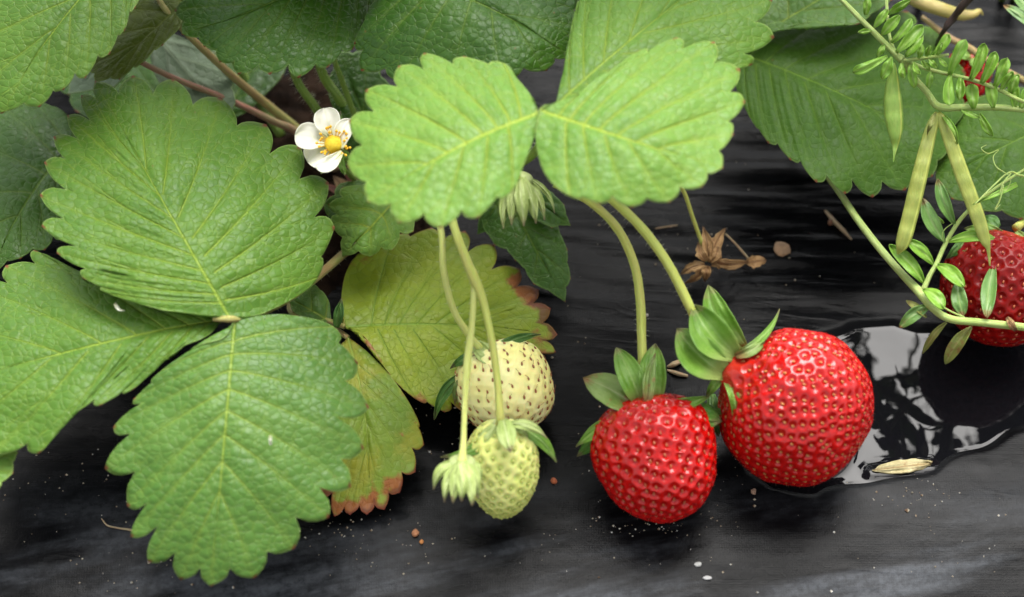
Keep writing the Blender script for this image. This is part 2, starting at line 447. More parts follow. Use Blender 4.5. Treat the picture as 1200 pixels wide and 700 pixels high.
PROF = {
    'sepal': [(0, .42), (.2, .85), (.42, 1), (.65, .82), (.85, .42), (1, 0.0)],
    'oval': [(0, .30), (.2, .80), (.45, 1), (.7, .87), (.88, .50), (1, 0.0)],
    'vetch': [(0, .10), (.12, .55), (.4, .97), (.65, .98), (.85, .68), (.95, .36), (1, 0.0)],
    'obov': [(0, .2), (.15, .58), (.45, .88), (.75, 1.0), (.88, .92), (.95, .45), (1, 0.0)],
    'petal': [(0, .22), (.18, .62), (.45, .97), (.7, 1.0), (.88, .82), (.97, .45), (1, 0.0)],
    'thin': [(0, .8), (.3, 1), (.6, .75), (.85, .4), (1, 0.0)],
}
def blade(name, parent, base, tip, w, hb, ht, mat, prof='sepal', arch=0.3, cup=0.15, bend=0.0, nl=18, nw=10, ragged=0.0, twist=0.0, thick=0.014, lines=5, crease=0.0, wave=0.08):
    """a small blade between two photo points at heights hb, ht; w = width in photo pixels"""
    base = np.array(base, float); tip = np.array(tip, float)
    d = tip - base; Ln = np.linalg.norm(d); ax = d / Ln; pr = np.array([-ax[1], ax[0]])
    pf = np.array(PROF[prof]); ts = 1 - (1 - np.linspace(0, 1, nl)) ** 1.25
    wd = np.interp(ts, pf[:, 0], pf[:, 1]);
    # smooth profile
    wd = np.convolve(np.pad(wd, 1, mode='edge'), [.2, .6, .2], 'valid'); wd[-1] = 0
    V, A, mi, al, li = [], [], [], [], []
    ph = rng.random() * 90
    for i, t in enumerate(ts):
        c = base + d * t + pr * bend * Ln * 4 * t * (1 - t)
        hc = hb + (ht - hb) * t + arch * 4 * t * (1 - t)
        for j in range(-nw, nw + 1):
            s = j / nw
            e = wd[i] * w / 2 * (1 + (ragged * noise.noise(Vector((t * 7 + ph, np.sign(s) * 3, 0))) if ragged else 0))
            p = c + pr * s * e
            hh = hc + cup * min(1.0, w / 34) * (s * s) * wd[i] + twist * s * wd[i] + wave * noise.noise(Vector((t * 3 + ph, s * 1.5, 1))) - crease * math.exp(-(s / .15) ** 2)
            V.append(P(p[0], p[1], hh)); A.append((p[0] / 43 + ph, p[1] / 43, ph)); mi.append(abs(s) * e / 43); al.append(t)
            li.append(s * lines * 3.1)
    V = np.array(V); nc = 2 * nw + 1; F = []
    nrm = np.cross(V[nc * 3 + nw] - V[nw + nc], V[nc * 2 + nw + 3] - V[nc * 2 + nw - 3]); fl = (nrm @ (CAM - V[nc * 2 + nw])) > 0
    for i in range(nl - 1):
        for j in range(nc - 1):
            f = (i * nc + j, (i + 1) * nc + j, (i + 1) * nc + j + 1, i * nc + j + 1)
            F.append(f if fl else f[::-1])
    return mesh(name, V, F, mat, parent, attrs={'flat': A, 'mid': mi, 'along': al, 'lines': li}, weld=0.002, thick=thick)

# ------------------------------------------------------------------ berries
def berry(parent, top, tip, Rr, profile, nseeds, fmat, smat, depth=0.045, seedsz=(0.075, 0.045), nA=210, nB=290, bump=0.03, seed=1, tails=0,
          fuzz=500, dens=0.9, dimr=0.36, sink=0.4, honey=False, rise=1.0, s0=0.10):
    rg = random.Random(seed)
    top = np.array(top); tip = np.array(tip); A = unit(tip - top); L = np.linalg.norm(tip - top)
    e1 = unit(np.cross(A, [0.3, 0.1, 1.0])); e2 = np.cross(A, e1)
    pf = np.array(profile, float)
    fine = catmull(np.column_stack([pf[:, 0] * L, pf[:, 1] * Rr]), 24)
    fine[:, 1] = np.maximum(fine[:, 1], 0)
    arc = np.concatenate([[0], np.cumsum(np.linalg.norm(np.diff(fine, axis=0), axis=1))]); T = arc[-1]
    def at(q): return np.interp(q, arc, fine[:, 0]), np.interp(q, arc, fine[:, 1])
    def lump(p):  # uneven shape
        return 1 + 0.085 * noise.noise(Vector(p * 0.55) + Vector((seed * 5, 0, 0))) + 0.028 * noise.noise(Vector(p * 1.4) + Vector((seed * 9, 0, 0)))
    def surf(q, an):
        z, r = at(q); p = top + A * z + (e1 * math.cos(an) + e2 * math.sin(an)) * r
        c = top + A * L * 0.5
        return c + (p - c) * lump(p)
    def nrm(q, an):
        z0, r0 = at(max(q - 0.02, 0)); z1, r1 = at(min(q + 0.02, T)); dz, dr = z1 - z0, r1 - r0
        rad = e1 * math.cos(an) + e2 * math.sin(an); return unit(rad * dz - A * dr)
    # seeds on a golden-angle spiral, equal areas, denser to the tip
    qs = np.linspace(T * s0, T * 0.985, 600); zr = np.array([at(q) for q in qs])
    wgt = zr[:, 1] * (1 + dens * (qs / T) ** 1.5); cum = np.cumsum(wgt); area = 2 * math.pi * np.trapezoid(zr[:, 1], qs) if hasattr(np, 'trapezoid') else 2 * math.pi * np.trapz(zr[:, 1], qs)
    seeds = []
    GA = math.pi * (3 - math.sqrt(5))
    for i in range(nseeds):
        q = np.interp((i + 0.5) / nseeds * cum[-1], cum, qs) + rg.gauss(0, 0.020)
        an = i * GA + rg.gauss(0, 0.045)
        seeds.append((q, an, surf(q, an), nrm(q, an)))
    sp0 = math.sqrt(area / nseeds)
    kd = kdtree.KDTree(len(seeds))
    for i, s in enumerate(seeds): kd.insert(Vector(s[2]), i)
    kd.balance()
    V, F, dm, al = [], [], [], []
    qrow = np.linspace(0.0, T, nA)
    for q in qrow:
        for k in range(nB):
            an = 2 * math.pi * k / nB; p = surf(q, an); n_ = nrm(q, an)
            n3 = kd.find_n(Vector(p), 3); d = n3[0][2]; hx = d / (d + .6 * n3[1][2] + .4 * n3[2][2] + 1e-9)
            sp = sp0 * (1.12 - 0.28 * dens * (q / T)) * 1.0
            x = d / (dimr * sp)
            if honey:
                ts_ = min(1, max(0, (hx - .17) / .27)); dd = -depth * (1 - ts_ * ts_ * (3 - 2 * ts_))
            else: dd = -depth * math.exp(-x ** 2.4) + depth * rise * .30 * math.exp(-((x - 1.65) / .55) ** 2)
            fadein = min(1, q / (T * s0) + 0.15) if q < T * s0 else 1
            V.append(p + n_ * dd * fadein); dm.append(min(1, x / 2)); al.append(q / T)
    for i in range(nA - 1):
        for k in range(nB):
            F.append((i * nB + k, (i + 1) * nB + k, (i + 1) * nB + (k + 1) % nB, i * nB + (k + 1) % nB))
    mi = [0] * len(F)
    # seeds as small tear drops
    for q, an, p, n_ in seeds:
        if rg.random() < 0.02: continue
        t = unit(A - n_ * (A @ n_)); b = np.cross(n_, t); a_, w_ = seedsz; a_ *= rg.uniform(.85, 1.12); w_ *= rg.uniform(.85, 1.1)
        rt = rg.gauss(0, .15); t, b = t * math.cos(rt) + b * math.sin(rt), b * math.cos(rt) - t * math.sin(rt)
        c = p - n_ * depth * sink
        b0 = len(V); NR, NS = 5, 7
        for i in range(NR + 1):
            la = math.pi * i / NR
            for k in range(NS):
                lo = 2 * math.pi * k / NS
                tt = -math.cos(la); rr = math.sin(la) * (1 - 0.28 * -tt)
                V.append(c + t * tt * a_ + b * math.cos(lo) * rr * w_ + n_ * math.sin(lo) * rr * w_ * 0.75); dm.append(0); al.append(q / T)
        for i in range(NR):
            for k in range(NS):
                F.append((b0 + i * NS + k, b0 + i * NS + (k + 1) % NS, b0 + (i + 1) * NS + (k + 1) % NS, b0 + (i + 1) * NS + k)); mi.append(1)
        if tails and rg.random() < tails:
            # withered style: a short thread lying on the flesh
            b0 = len(V); e = p - t * a_ * 0.8; dirv = unit(-t + b * rg.gauss(0, .8))
            sd_ = np.cross(dirv, n_); Lt = rg.uniform(.06, .16)
            for s_, o_ in ((0, .004), (.5, .015), (1, .012)):
                cc = e + dirv * Lt * s_ + n_ * (o_ + .012)
                V.append(cc + sd_ * .006); V.append(cc - sd_ * .006); V.append(cc + n_ * .008); dm.extend([0] * 3); al.extend([q / T] * 3)
            for s_ in (0, 1):
                for k in range(3):
                    F.append((b0 + s_ * 3 + k, b0 + s_ * 3 + (k + 1) % 3, b0 + s_ * 3 + 3 + (k + 1) % 3, b0 + s_ * 3 + 3 + k)); mi.append(1)
    nf = len(F)
    if fuzz:
        PT, NR_ = [], []
        for _ in range(fuzz):
            q = np.interp(rg.random() * cum[-1], cum, qs) if rg.random() < .85 else rg.uniform(0, T * .15); an = rg.random() * 6.283
            PT.append(surf(q, an)); NR_.append(nrm(q, an))
        hairs(V, F, PT, NR_, fuzz, 0.055, rad=0.0018, rg=rg)
        mi += [2] * (len(F) - nf); dm += [1] * (len(V) - len(dm)); al += [.5] * (len(V) - len(al))
    V = np.array(V)
    return mesh('flesh', V, F, fmat, parent, attrs={'dim': dm, 'along': al, 'flat': V + seed}, matidx=mi, mats=[fmat, smat, MAT['fuzz']])

def flesh_mat(name, a, b, neck, rough=0.22, sss=0.10, coat=.6, patch=None, tipc=None, dimc=None, neckw=(0.0, 0.16), bump=.006):
    t = NT(name); f = t.attr('flat', True)
    col = t.mix(t.ramp(t.noise(f, 0.9, 3, .55), .35, .68), a, b)
    if patch: col = t.mix(t.ramp(t.noise(f, 0.55, 3, .6), .52, .72, 0, .8), col, patch)
    if tipc: col = t.mix(t.ramp(t.attr('along'), .55, .95, 0, .8), col, tipc)
    if dimc: col = t.mix(t.ramp(t.attr('dim'), .1, .62, .8, 0), col, dimc)
    col = t.mix(t.ramp(t.math('ADD', t.attr('along'), t.math('MULTIPLY', t.math('SUBTRACT', t.noise(f, 3, 3, .6), .5), .12)), neckw[0], neckw[1], .85, 0), col, neck)
    t.set(Base_Color=col, Roughness=rough, Subsurface_Weight=sss, Subsurface_Scale=0.0012, Specular_IOR_Level=.10, Coat_Weight=coat, Coat_Roughness=0.055,
          Normal=t.bump(t.noise(f, 9, 3, .6), bump))
    t.bsdf.inputs['Subsurface Radius'].default_value = (1.0, .25, .12)
    return t.m

# ------------------------------------------------------------------ materials
MAT = {}
def solid(name, c, rough=.6, trans=0):
    t = NT(name); t.set(Base_Color=c, Roughness=rough)
    if trans: t.translucent(c, trans)
    return t.m
MAT['hair'] = solid('plant hair', (.55, .58, .42), .5, .4)
MAT['fuzz'] = solid('berry fuzz', (.42, .20, .10), .6, .3)
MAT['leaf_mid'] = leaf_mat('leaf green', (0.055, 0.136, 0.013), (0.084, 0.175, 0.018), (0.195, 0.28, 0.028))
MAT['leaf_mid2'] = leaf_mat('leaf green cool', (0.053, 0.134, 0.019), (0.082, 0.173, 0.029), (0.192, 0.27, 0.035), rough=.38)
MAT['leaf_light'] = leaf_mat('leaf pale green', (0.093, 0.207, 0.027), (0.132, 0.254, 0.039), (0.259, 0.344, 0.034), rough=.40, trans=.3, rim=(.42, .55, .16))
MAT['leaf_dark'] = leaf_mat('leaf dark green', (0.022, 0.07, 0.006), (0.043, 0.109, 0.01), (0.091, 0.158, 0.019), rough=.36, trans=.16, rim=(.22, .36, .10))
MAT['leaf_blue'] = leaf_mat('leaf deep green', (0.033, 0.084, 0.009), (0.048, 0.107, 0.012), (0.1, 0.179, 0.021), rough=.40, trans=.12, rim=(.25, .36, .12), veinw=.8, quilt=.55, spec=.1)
MAT['leaf_old'] = leaf_mat('leaf yellowing', (0.177, 0.254, 0.017), (0.276, 0.334, 0.023), (0.154, 0.264, 0.028), rough=.40, trans=.22, red=.45,
                           rim=(.32, .16, .05), redcol=(.30, .09, .035), quilt=.7, veinw=.8)
MAT['leaf_old2'] = leaf_mat('leaf ageing green', (0.122, 0.215, 0.022), (0.192, 0.273, 0.025), (0.264, 0.351, 0.061), rough=.42, trans=.2, red=.3,
                            rim=(.38, .10, .05), redcol=(.30, .08, .025), yel=(.30, .30, .03), quilt=.8)
MAT['leaf_under'] = leaf_mat('leaf underside', (0.13, 0.19, 0.11), (0.17, 0.23, 0.14), (0.2, 0.26, 0.15), rough=.5, trans=.12, quilt=.8)
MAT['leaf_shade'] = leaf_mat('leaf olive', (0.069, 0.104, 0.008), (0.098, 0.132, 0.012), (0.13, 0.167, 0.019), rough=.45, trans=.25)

def stem_mat(name, a, b, pink=None, rough=.4):
    t = NT(name); f = t.attr('flat', True)
    m = t.n.new('ShaderNodeMapping'); t.l.new(f, m.inputs[0]); m.inputs['Scale'].default_value = (1, 2.2, 1)
    col = t.mix(t.ramp(t.noise(m.outputs[0], 1.2, 3, .6), .35, .65), a, b)
    if pink: col = t.mix(t.ramp(t.noise(f, .6, 3, .6), .42, .6, 0, .8), col, pink)
    m2 = t.n.new('ShaderNodeMapping'); t.l.new(f, m2.inputs[0]); m2.inputs['Scale'].default_value = (.6, 3, 1)
    n = t.noise(m2.outputs[0], 3, 3, .6)
    t.set(Base_Color=col, Roughness=rough, Normal=t.bump(n, .03), Subsurface_Weight=.12, Subsurface_Scale=.001)
    return t.m
MAT['stem'] = stem_mat('fruit stalk', (.50, .58, .10), (.60, .66, .15), pink=(.52, .50, .12))
MAT['stem_pale'] = stem_mat('pale stalk', (.58, .64, .15), (.66, .70, .22))
MAT['stem_green'] = stem_mat('green petiole', (.14, .25, .03), (.21, .32, .05))
MAT['stem_yellow'] = stem_mat('yellowing petiole', (.34, .36, .08), (.40, .38, .12), pink=(.36, .22, .09))
MAT['stem_pink'] = stem_mat('pinkish petiole', (.34, .30, .12), (.38, .22, .12), pink=(.42, .17, .12))
MAT['vetch_stem'] = stem_mat('vetch stem', (.32, .46, .09), (.44, .55, .18))
MAT['dry_stick'] = stem_mat('dark dead stem', (.020, .010, .008), (.04, .02, .014), rough=.5)
MAT['tan_stick'] = stem_mat('dry straw', (.50, .40, .24), (.34, .23, .12), rough=.6)

MAT['sepal'] = blade_mat('sepal green', (.12, .27, .025), (.20, .37, .05), (.30, .46, .12), tipc=(.30, .26, .12), basec=(.28, .36, .10))
MAT['sepal_dark'] = blade_mat('sepal dark green', (.05, .15, .02), (.09, .22, .03), (.16, .28, .06), tipc=(.20, .16, .08))
MAT['sepal_brown'] = blade_mat('sepal browning', (.16, .26, .05), (.22, .32, .08), (.30, .36, .14), basec=(.26, .13, .05), spots=(.28, .12, .05), tipc=(.28, .14, .06))
MAT['sepal_pale'] = blade_mat('sepal pale', (.38, .50, .13), (.48, .58, .20), (.54, .62, .28), tipc=(.34, .24, .15), trans=.25)
MAT['sepal_dry'] = blade_mat('sepal withered', (.36, .20, .075), (.50, .31, .13), (.16, .07, .025), rough=.6, trans=.1, bump=.05)
MAT['petal'] = blade_mat('petal white', (.82, .82, .70), (.88, .87, .78), (.78, .80, .62), rough=.5, trans=.42, bump=.008, basec=(.74, .76, .46))
MAT['vetch'] = blade_mat('vetch leaflet', (.17, .36, .03), (.24, .45, .045), (.34, .50, .12), rough=.42, trans=.32, bump=.012)
MAT['vetch_deep'] = blade_mat('vetch leaflet deep', (.10, .22, .045), (.15, .29, .06), (.28, .40, .14), rough=.42, trans=.22, bump=.012, tipc=(.25, .12, .05))
MAT['vetch_old'] = blade_mat('vetch leaflet ageing', (.20, .26, .05), (.27, .28, .07), (.34, .36, .12), rough=.5, trans=.2, spots=(.24, .11, .04))

def pod_mat(name, a, b, seedc, n):
    t = NT(name); f = t.attr('flat', True)
    sp = t.n.new('ShaderNodeSeparateXYZ'); t.l.new(f, sp.inputs[0])
    w = t.n.new('ShaderNodeMath'); w.operation = 'SINE'; t.l.new(t.math('MULTIPLY', sp.outputs[0], n), w.inputs[0])
    col = t.mix(t.ramp(t.noise(f, 1.5, 3, .6), .35, .65), a, b)
    col = t.mix(t.ramp(t.noise(f, 14, 3, .7), .52, .72, 0, .35), col, seedc)
    col = t.mix(t.math('MULTIPLY', t.ramp(w.outputs[0], .1, .9, 0, .30), t.ramp(t.noise(f, 2.2, 3, .6), .4, .6, .1, .8)), col, seedc)
    su = t.n.new('ShaderNodeMath'); su.operation = 'SINE'; t.l.new(t.math('MULTIPLY', sp.outputs[1], 2.0), su.inputs[0])
    col = t.mix(t.ramp(su.outputs[0], .93, 1.0, 0, .75), col, (.42, .47, .09))
    h = t.math('ADD', t.math('MULTIPLY', w.outputs[0], .5), t.math('MULTIPLY', t.noise(f, 10, 3, .6), .8))
    t.set(Base_Color=col, Roughness=.42, Normal=t.bump(h, .02), Subsurface_Weight=.1, Subsurface_Scale=.001)
    return t.m
MAT['pod'] = pod_mat('ripe vetch pod', (.23, .28, .045), (.30, .34, .065), (.15, .17, .04), 14)
MAT['pod_green'] = pod_mat('green vetch pod', (.17, .30, .035), (.23, .36, .06), (.14, .25, .04), 14)
MAT['pod_tan'] = pod_mat('tan vetch pod', (.34, .29, .07), (.38, .30, .10), (.34, .26, .09), 10)

MAT['red'] = flesh_mat('ripe strawberry', (.33, .002, .0015), (.42, .004, .003), (.50, .07, .03))
MAT['red2'] = flesh_mat('ripe strawberry two', (.31, .002, .0015), (.40, .004, .003), (.36, .03, .015), neckw=(.02, .2))
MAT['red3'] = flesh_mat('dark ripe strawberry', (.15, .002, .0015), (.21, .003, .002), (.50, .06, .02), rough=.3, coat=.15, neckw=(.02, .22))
MAT['white'] = flesh_mat('unripe white strawberry', (.88, .82, .30), (.92, .87, .42), (.62, .66, .34), rough=.42, sss=.3, coat=.1, patch=(.66, .66, .30), neckw=(0, .2))
MAT['greenb'] = flesh_mat('unripe green strawberry', (.58, .62, .17), (.66, .68, .24), (.62, .68, .30), rough=.42, sss=.3, coat=.1, tipc=(.42, .46, .10), dimc=(.40, .50, .10), neckw=(0, .15))
MAT['seed_y'] = simple_mat('strawberry seed', (.30, .07, .015), (.44, .19, .04), .35, 40)
MAT['seed_r'] = simple_mat('reddish seed', (.24, .02, .008), (.42, .13, .035), .35, 25)
MAT['seed_b'] = simple_mat('brown seed', (.24, .075, .022), (.36, .15, .05), .4, 25)
MAT['seed_g'] = simple_mat('green seed', (.36, .42, .09), (.46, .46, .12), .4, 25)

# ------------------------------------------------------------------ ground
def axis_pts(lo, hi, step, far):
    a = list(np.arange(lo, hi, step)); s = step; x = hi; up = []
    while x < far: up.append(x); s *= 1.22; x += s
    up.append(far); s = step; x = lo - step; dn = []
    while x > -far: dn.append(x); s *= 1.22; x -= s
    dn.append(-far); return np.array(dn[::-1] + a + up)
gx = axis_pts(-17, 17, 0.09, 1500); gy = axis_pts(-11, 15, 0.065, 1500)
XX, YY = np.meshgrid(gx, gy); ZZ = ground_base(XX, YY)
for i in range(XX.shape[0]):
    for j in range(XX.shape[1]):
        x, y = XX[i, j], YY[i, j]
        if abs(x) > 60 or abs(y) > 60: continue
        back = min(max((y + 2.5) / 5.0, 0.0), 1.0); back = back * back * (3 - 2 * back)
        amp = 0.035 + 0.10 * back; yy = y + 0.12 * x + 0.25 * math.sin(x * 0.35)
        w = fbm(x * 0.07 + 3, yy * 0.75, 0.3, 3) * amp
        w += (1 - abs(fbm(x * 0.10, yy * 1.3, 7.7, 2)) * 2) * amp * 0.30 * max(0, fbm(x * 0.05, yy * .2, 4.0, 2) + 0.35)
        w += fbm(x * 0.5, y * 0.6, 2.0, 3) * 0.02 + fbm(x * 1.6, y * 2.2, 9.0, 2) * 0.006
        ZZ[i, j] += w
V = np.stack([XX, YY, ZZ], -1).reshape(-1, 3); ny, nx = XX.shape
idx = np.arange(ny * nx).reshape(ny, nx)
F = np.stack([idx[:-1, :-1], idx[:-1, 1:], idx[1:, 1:], idx[1:, :-1]], -1).reshape(-1, 4)
# plastic sheet over the bed, bare soil in the furrows beyond it
t = NT('black mulch film')
p = t.pos(); ps = t.pos((.10, 1.0, 1.0)); ps2 = t.pos((.12, 1.5, 1)); pf = t.pos((.35, 1, 1))
base = t.mix(t.ramp(t.noise(p, .35, 4, .6), .35, .7), (.0014, .0015, .0018), (.0030, .0031, .0036))
sep = t.n.new('ShaderNodeSeparateXYZ'); t.l.new(p, sep.inputs[0])
front = t.ramp(sep.outputs[1], -9.5, -5.0, 1, 0)  # extra grey in the foreground paints sky sheen on top of real dust
def rot0(v, ang, sc):
    m = t.n.new('ShaderNodeMapping'); m.vector_type = 'TEXTURE'; m.inputs['Rotation'].default_value = (0, 0, R(ang)); t.l.new(v, m.inputs[0])
    m2 = t.n.new('ShaderNodeMapping'); m2.inputs['Scale'].default_value = sc; t.l.new(m.outputs[0], m2.inputs[0]); return m2.outputs[0]
dust_sheen = t.math('MULTIPLY', t.ramp(t.noise(rot0(p, 14, (.20, 1.0, 1)), .55, 5, .62, .3), .46, .66), t.ramp(t.noise(p, 5, 5, .7), .25, .7, .35, 1))
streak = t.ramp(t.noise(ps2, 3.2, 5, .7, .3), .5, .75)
dust_sheen_f = t.math('ADD', t.math('MULTIPLY', dust_sheen, t.math('MULTIPLY_ADD', front, .25, .005)), t.math('MULTIPLY', streak, .012), clamp=True)
col = t.mix(dust_sheen_f, base, (.25, .27, .30))
grit = t.ramp(t.noise(p, 26, 3, .75), .66, .74, 0, .30)
col = t.mix(t.math('MULTIPLY', grit, t.ramp(t.noise(p, .8, 3, .6), .45, .65)), col, (.20, .16, .12))
scr = t.ramp(t.noise(t.pos((.25, 3, 1)), 7, 4, .8, 1.0), .70, .76, 0, .35)
col = t.mix(t.math('MULTIPLY', scr, t.ramp(t.noise(p, .5, 3, .6), .5, .6)), col, (.38, .38, .40))
r1 = t.ramp(t.noise(ps2, 1.4, 5, .65), .3, .7, .13, .27)
rr = t.math('MULTIPLY_ADD', dust_sheen, .14, r1)
wr = t.math('MULTIPLY', t.ramp(sep.outputs[1], -3.0, 3.0, .15, 1.0), t.ramp(t.noise(p, .22, 3, .5), .35, .65, .35, 1.0))
hb = t.math('MULTIPLY', wr, t.math('MULTIPLY_ADD', t.noise(ps, 2.2, 3, .5), 1.0, t.math('MULTIPLY', t.noise(ps2, 3.5, 3, .55), .22)))
def rot(v, ang, sc):
    m = t.n.new('ShaderNodeMapping'); m.vector_type = 'TEXTURE'; m.inputs['Rotation'].default_value = (0, 0, R(ang)); t.l.new(v, m.inputs[0])
    m2 = t.n.new('ShaderNodeMapping'); m2.inputs['Scale'].default_value = sc; t.l.new(m.outputs[0], m2.inputs[0]); return m2.outputs[0]
for sc_k, ang, sc_, am in ((1.0, -7, (.14, 1.2, 1), .28), (2.2, -11, (.20, 1.1, 1), .14)):
    cr = t.math('ABSOLUTE', t.math('SUBTRACT', t.noise(rot(p, ang, sc_), sc_k, 2, .5, .25), .5))
    hb = t.math('MULTIPLY_ADD', t.math('MULTIPLY', t.ramp(cr, 0.0, .05, 1, 0), t.math('MULTIPLY', wr, t.ramp(t.noise(p, .30 + .1 * sc_k, 2, .5), .50, .66))), am, hb)
hb = t.math('MULTIPLY_ADD', t.noise(p, 2.5, 4, .6), .14, hb)
b1 = t.bump(hb, .10, .8); b2 = t.bump(t.noise(p, 38, 3, .7), .006, .8, b1)
wv = t.n.new('ShaderNodeTexVoronoi'); t.l.new(p, wv.inputs[0]); wv.inputs['Scale'].default_value = 16; wv.inputs['Randomness'].default_value = .25
b3 = t.bump(wv.outputs[0], .006, .5, b2)
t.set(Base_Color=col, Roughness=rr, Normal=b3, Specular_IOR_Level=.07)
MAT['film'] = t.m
t = NT('soil'); p = t.pos()
sc = t.mix(t.ramp(t.noise(p, 1.4, 5, .7), .35, .65), (.016, .010, .007), (.055, .033, .021))
t.set(Base_Color=sc, Roughness=.9, Normal=t.bump(t.noise(p, 3, 6, .75), .5), Specular_IOR_Level=.05); MAT['soil'] = t.m
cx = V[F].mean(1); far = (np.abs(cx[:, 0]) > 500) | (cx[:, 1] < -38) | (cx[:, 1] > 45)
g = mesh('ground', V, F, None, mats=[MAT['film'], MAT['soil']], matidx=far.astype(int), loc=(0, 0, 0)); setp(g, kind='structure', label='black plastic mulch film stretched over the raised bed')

# planting hole: soil heaped through the film
c0 = P(372, 215, 0); VV, FF = [], []; n1, n2 = 40, 60
for i in range(n1 + 1):
    for k in range(n2):
        an = 2 * math.pi * k / n2; rr_ = i / n1; x = c0[0] + math.cos(an) * rr_ * (4.1 + .9 * fbm(math.cos(an) * 2, math.sin(an) * 2)); y = c0[1] + math.sin(an) * rr_ * (4.6 + .8 * fbm(math.cos(an) * 2, math.sin(an) * 2, 5))
        z = ground_z(x, y) + 0.55 * (1 - rr_ ** 2) ** .7 - .06 * rr_ ** 6 * 4 + .42 * fbm(x * 1.1, y * 1.1, 1, 6) * (1 - rr_ ** 4)
        VV.append((x, y, z))
for i in range(n1):
    for k in range(n2): FF.append((i * n2 + k, i * n2 + (k + 1) % n2, (i + 1) * n2 + (k + 1) % n2, (i + 1) * n2 + k))
g = mesh('soil', VV, FF, MAT['soil'], weld=.001); setp(g, kind='structure', label='brown soil showing in the planting hole')

# ------------------------------------------------------------------ puddle
B2C = P(945, 520, 0)      # where the large berry stands in the water
wx = np.arange(PUD[:, 0].min() - .6, PUD[:, 0].max() + .6, .07); wy = np.arange(PUD[:, 1].min() - .6, PUD[:, 1].max() + .6, .07)
WX, WY = np.meshgrid(wx, wy); SD = sdf(WX, WY)
gzs = np.array([ground_z(x, y) for x, y in zip(WX.ravel(), WY.ravel())]).reshape(WX.shape)
dep = WATER - gzs
WZ = WATER + 0.006 * np.exp(-np.clip(dep, 0, 9) / .03)
straw_a, straw_b = P(1023, 551, 0)[:2], P(1092, 544, 0)[:2]
e = straw_b - straw_a; tt = np.clip(((WX - straw_a[0]) * e[0] + (WY - straw_a[1]) * e[1]) / (e @ e), 0, 1)
ds = np.hypot(WX - straw_a[0] - e[0] * tt, WY - straw_a[1] - e[1] * tt)
WZ = WZ + 0.07 * np.exp(-np.clip(ds - .10, 0, 9) / .11)
db = np.hypot(WX - B2C[0], WY - (B2C[1] + .1)) - 1.15
WZ = WZ + 0.06 * np.exp(-np.abs(np.clip(db, 0, 9)) / .09)
keep = (SD < .5) & (dep > -.12)
idm = -np.ones(WX.shape, int); idm[keep] = np.arange(keep.sum())
VV = np.stack([WX, WY, WZ], -1)[keep]; FF = []
for i in range(WX.shape[0] - 1):
    for j in range(WX.shape[1] - 1):
        q = (idm[i, j], idm[i, j + 1], idm[i + 1, j + 1], idm[i + 1, j])
        if min(q) >= 0: FF.append(q)
t = NT('water'); t.set(Base_Color=(.004, .004, .005), Roughness=.015, IOR=1.33, Specular_IOR_Level=.34)
t.set(Normal=t.bump(t.noise(t.pos(), .9, 2, .5), .012))
MAT['water'] = t.m
g = mesh('water', VV, FF, MAT['water']); setp(g, kind='structure', label='shallow puddle of rain water lying on the black film')

# ------------------------------------------------------------------ strawberry leaves
CROWN = G(470, 235, .3)
def leafthing(label, loc, group='strawberry leaves'):
    return thing('strawberry_leaf', label, 'leaf', loc, group)
GL = 'strawberry leaves'

# A: the large three-part leaf on the left
A_ = leafthing('large mid-green three-part strawberry leaf at left, hanging lowest over the black film', CROWN)
leaflet(A_, (268, 370), (112, 96), [(236, 368), (178, 360), (126, 344), (98, 326), (68, 297), (50, 265), (48, 229), (53, 191), (64, 161), (80, 136), (96, 113)],
        [(300, 369), (344, 350), (373, 325), (391, 268), (384, 215), (351, 173), (311, 147), (259, 116), (203, 94), (156, 90)],
        (4.7, 5.4), MAT['leaf_mid'], mid=(205, 262), arch=.55, hL=-.35, hR=-.5, nsm=3, notch=.15, bulge=.055, seed=11)
leaflet(A_, (262, 373), (-62, 452), [(214, 366), (152, 352), (96, 333), (42, 294), (8, 312), (-30, 335), (-58, 380)],
        [(240, 395), (207, 411), (157, 455), (118, 474), (81, 489), (46, 530), (-6, 532), (-45, 505)],
        (4.35, 3.4), MAT['leaf_mid'], mid=(120, 395), arch=.3, hL=-.15, hR=-.5, nsm=2, notch=.13, bulge=.05, seed=12)
leaflet(A_, (275, 376), (247, 686), [(262, 397), (228, 408), (186, 437), (158, 467), (134, 500), (124, 548), (150, 592), (154, 628), (175, 658), (212, 678)],
        [(300, 371), (338, 369), (391, 383), (418, 425), (431, 477), (425, 525), (410, 570), (384, 606), (344, 642), (298, 676)],
        (4.6, 2.2), MAT['leaf_mid2'], mid=(262, 520), arch=.45, hL=-.5, hR=-.45, nsm=3, notch=.17, bulge=.055, seed=13)
tube('petiole', [(267, 373, 4.62, .085), (300, 368, 4.2, .10), (345, 345, 3.0, .11), (400, 300, 1.6, .12), (455, 250, .6, .14)], MAT['stem_yellow'], A_, hair=160)
tube('petiole', [(250, 374, 4.66, .06), (268, 374, 4.70, .085), (285, 374, 4.5, .06)], MAT['stem_yellow'], A_)

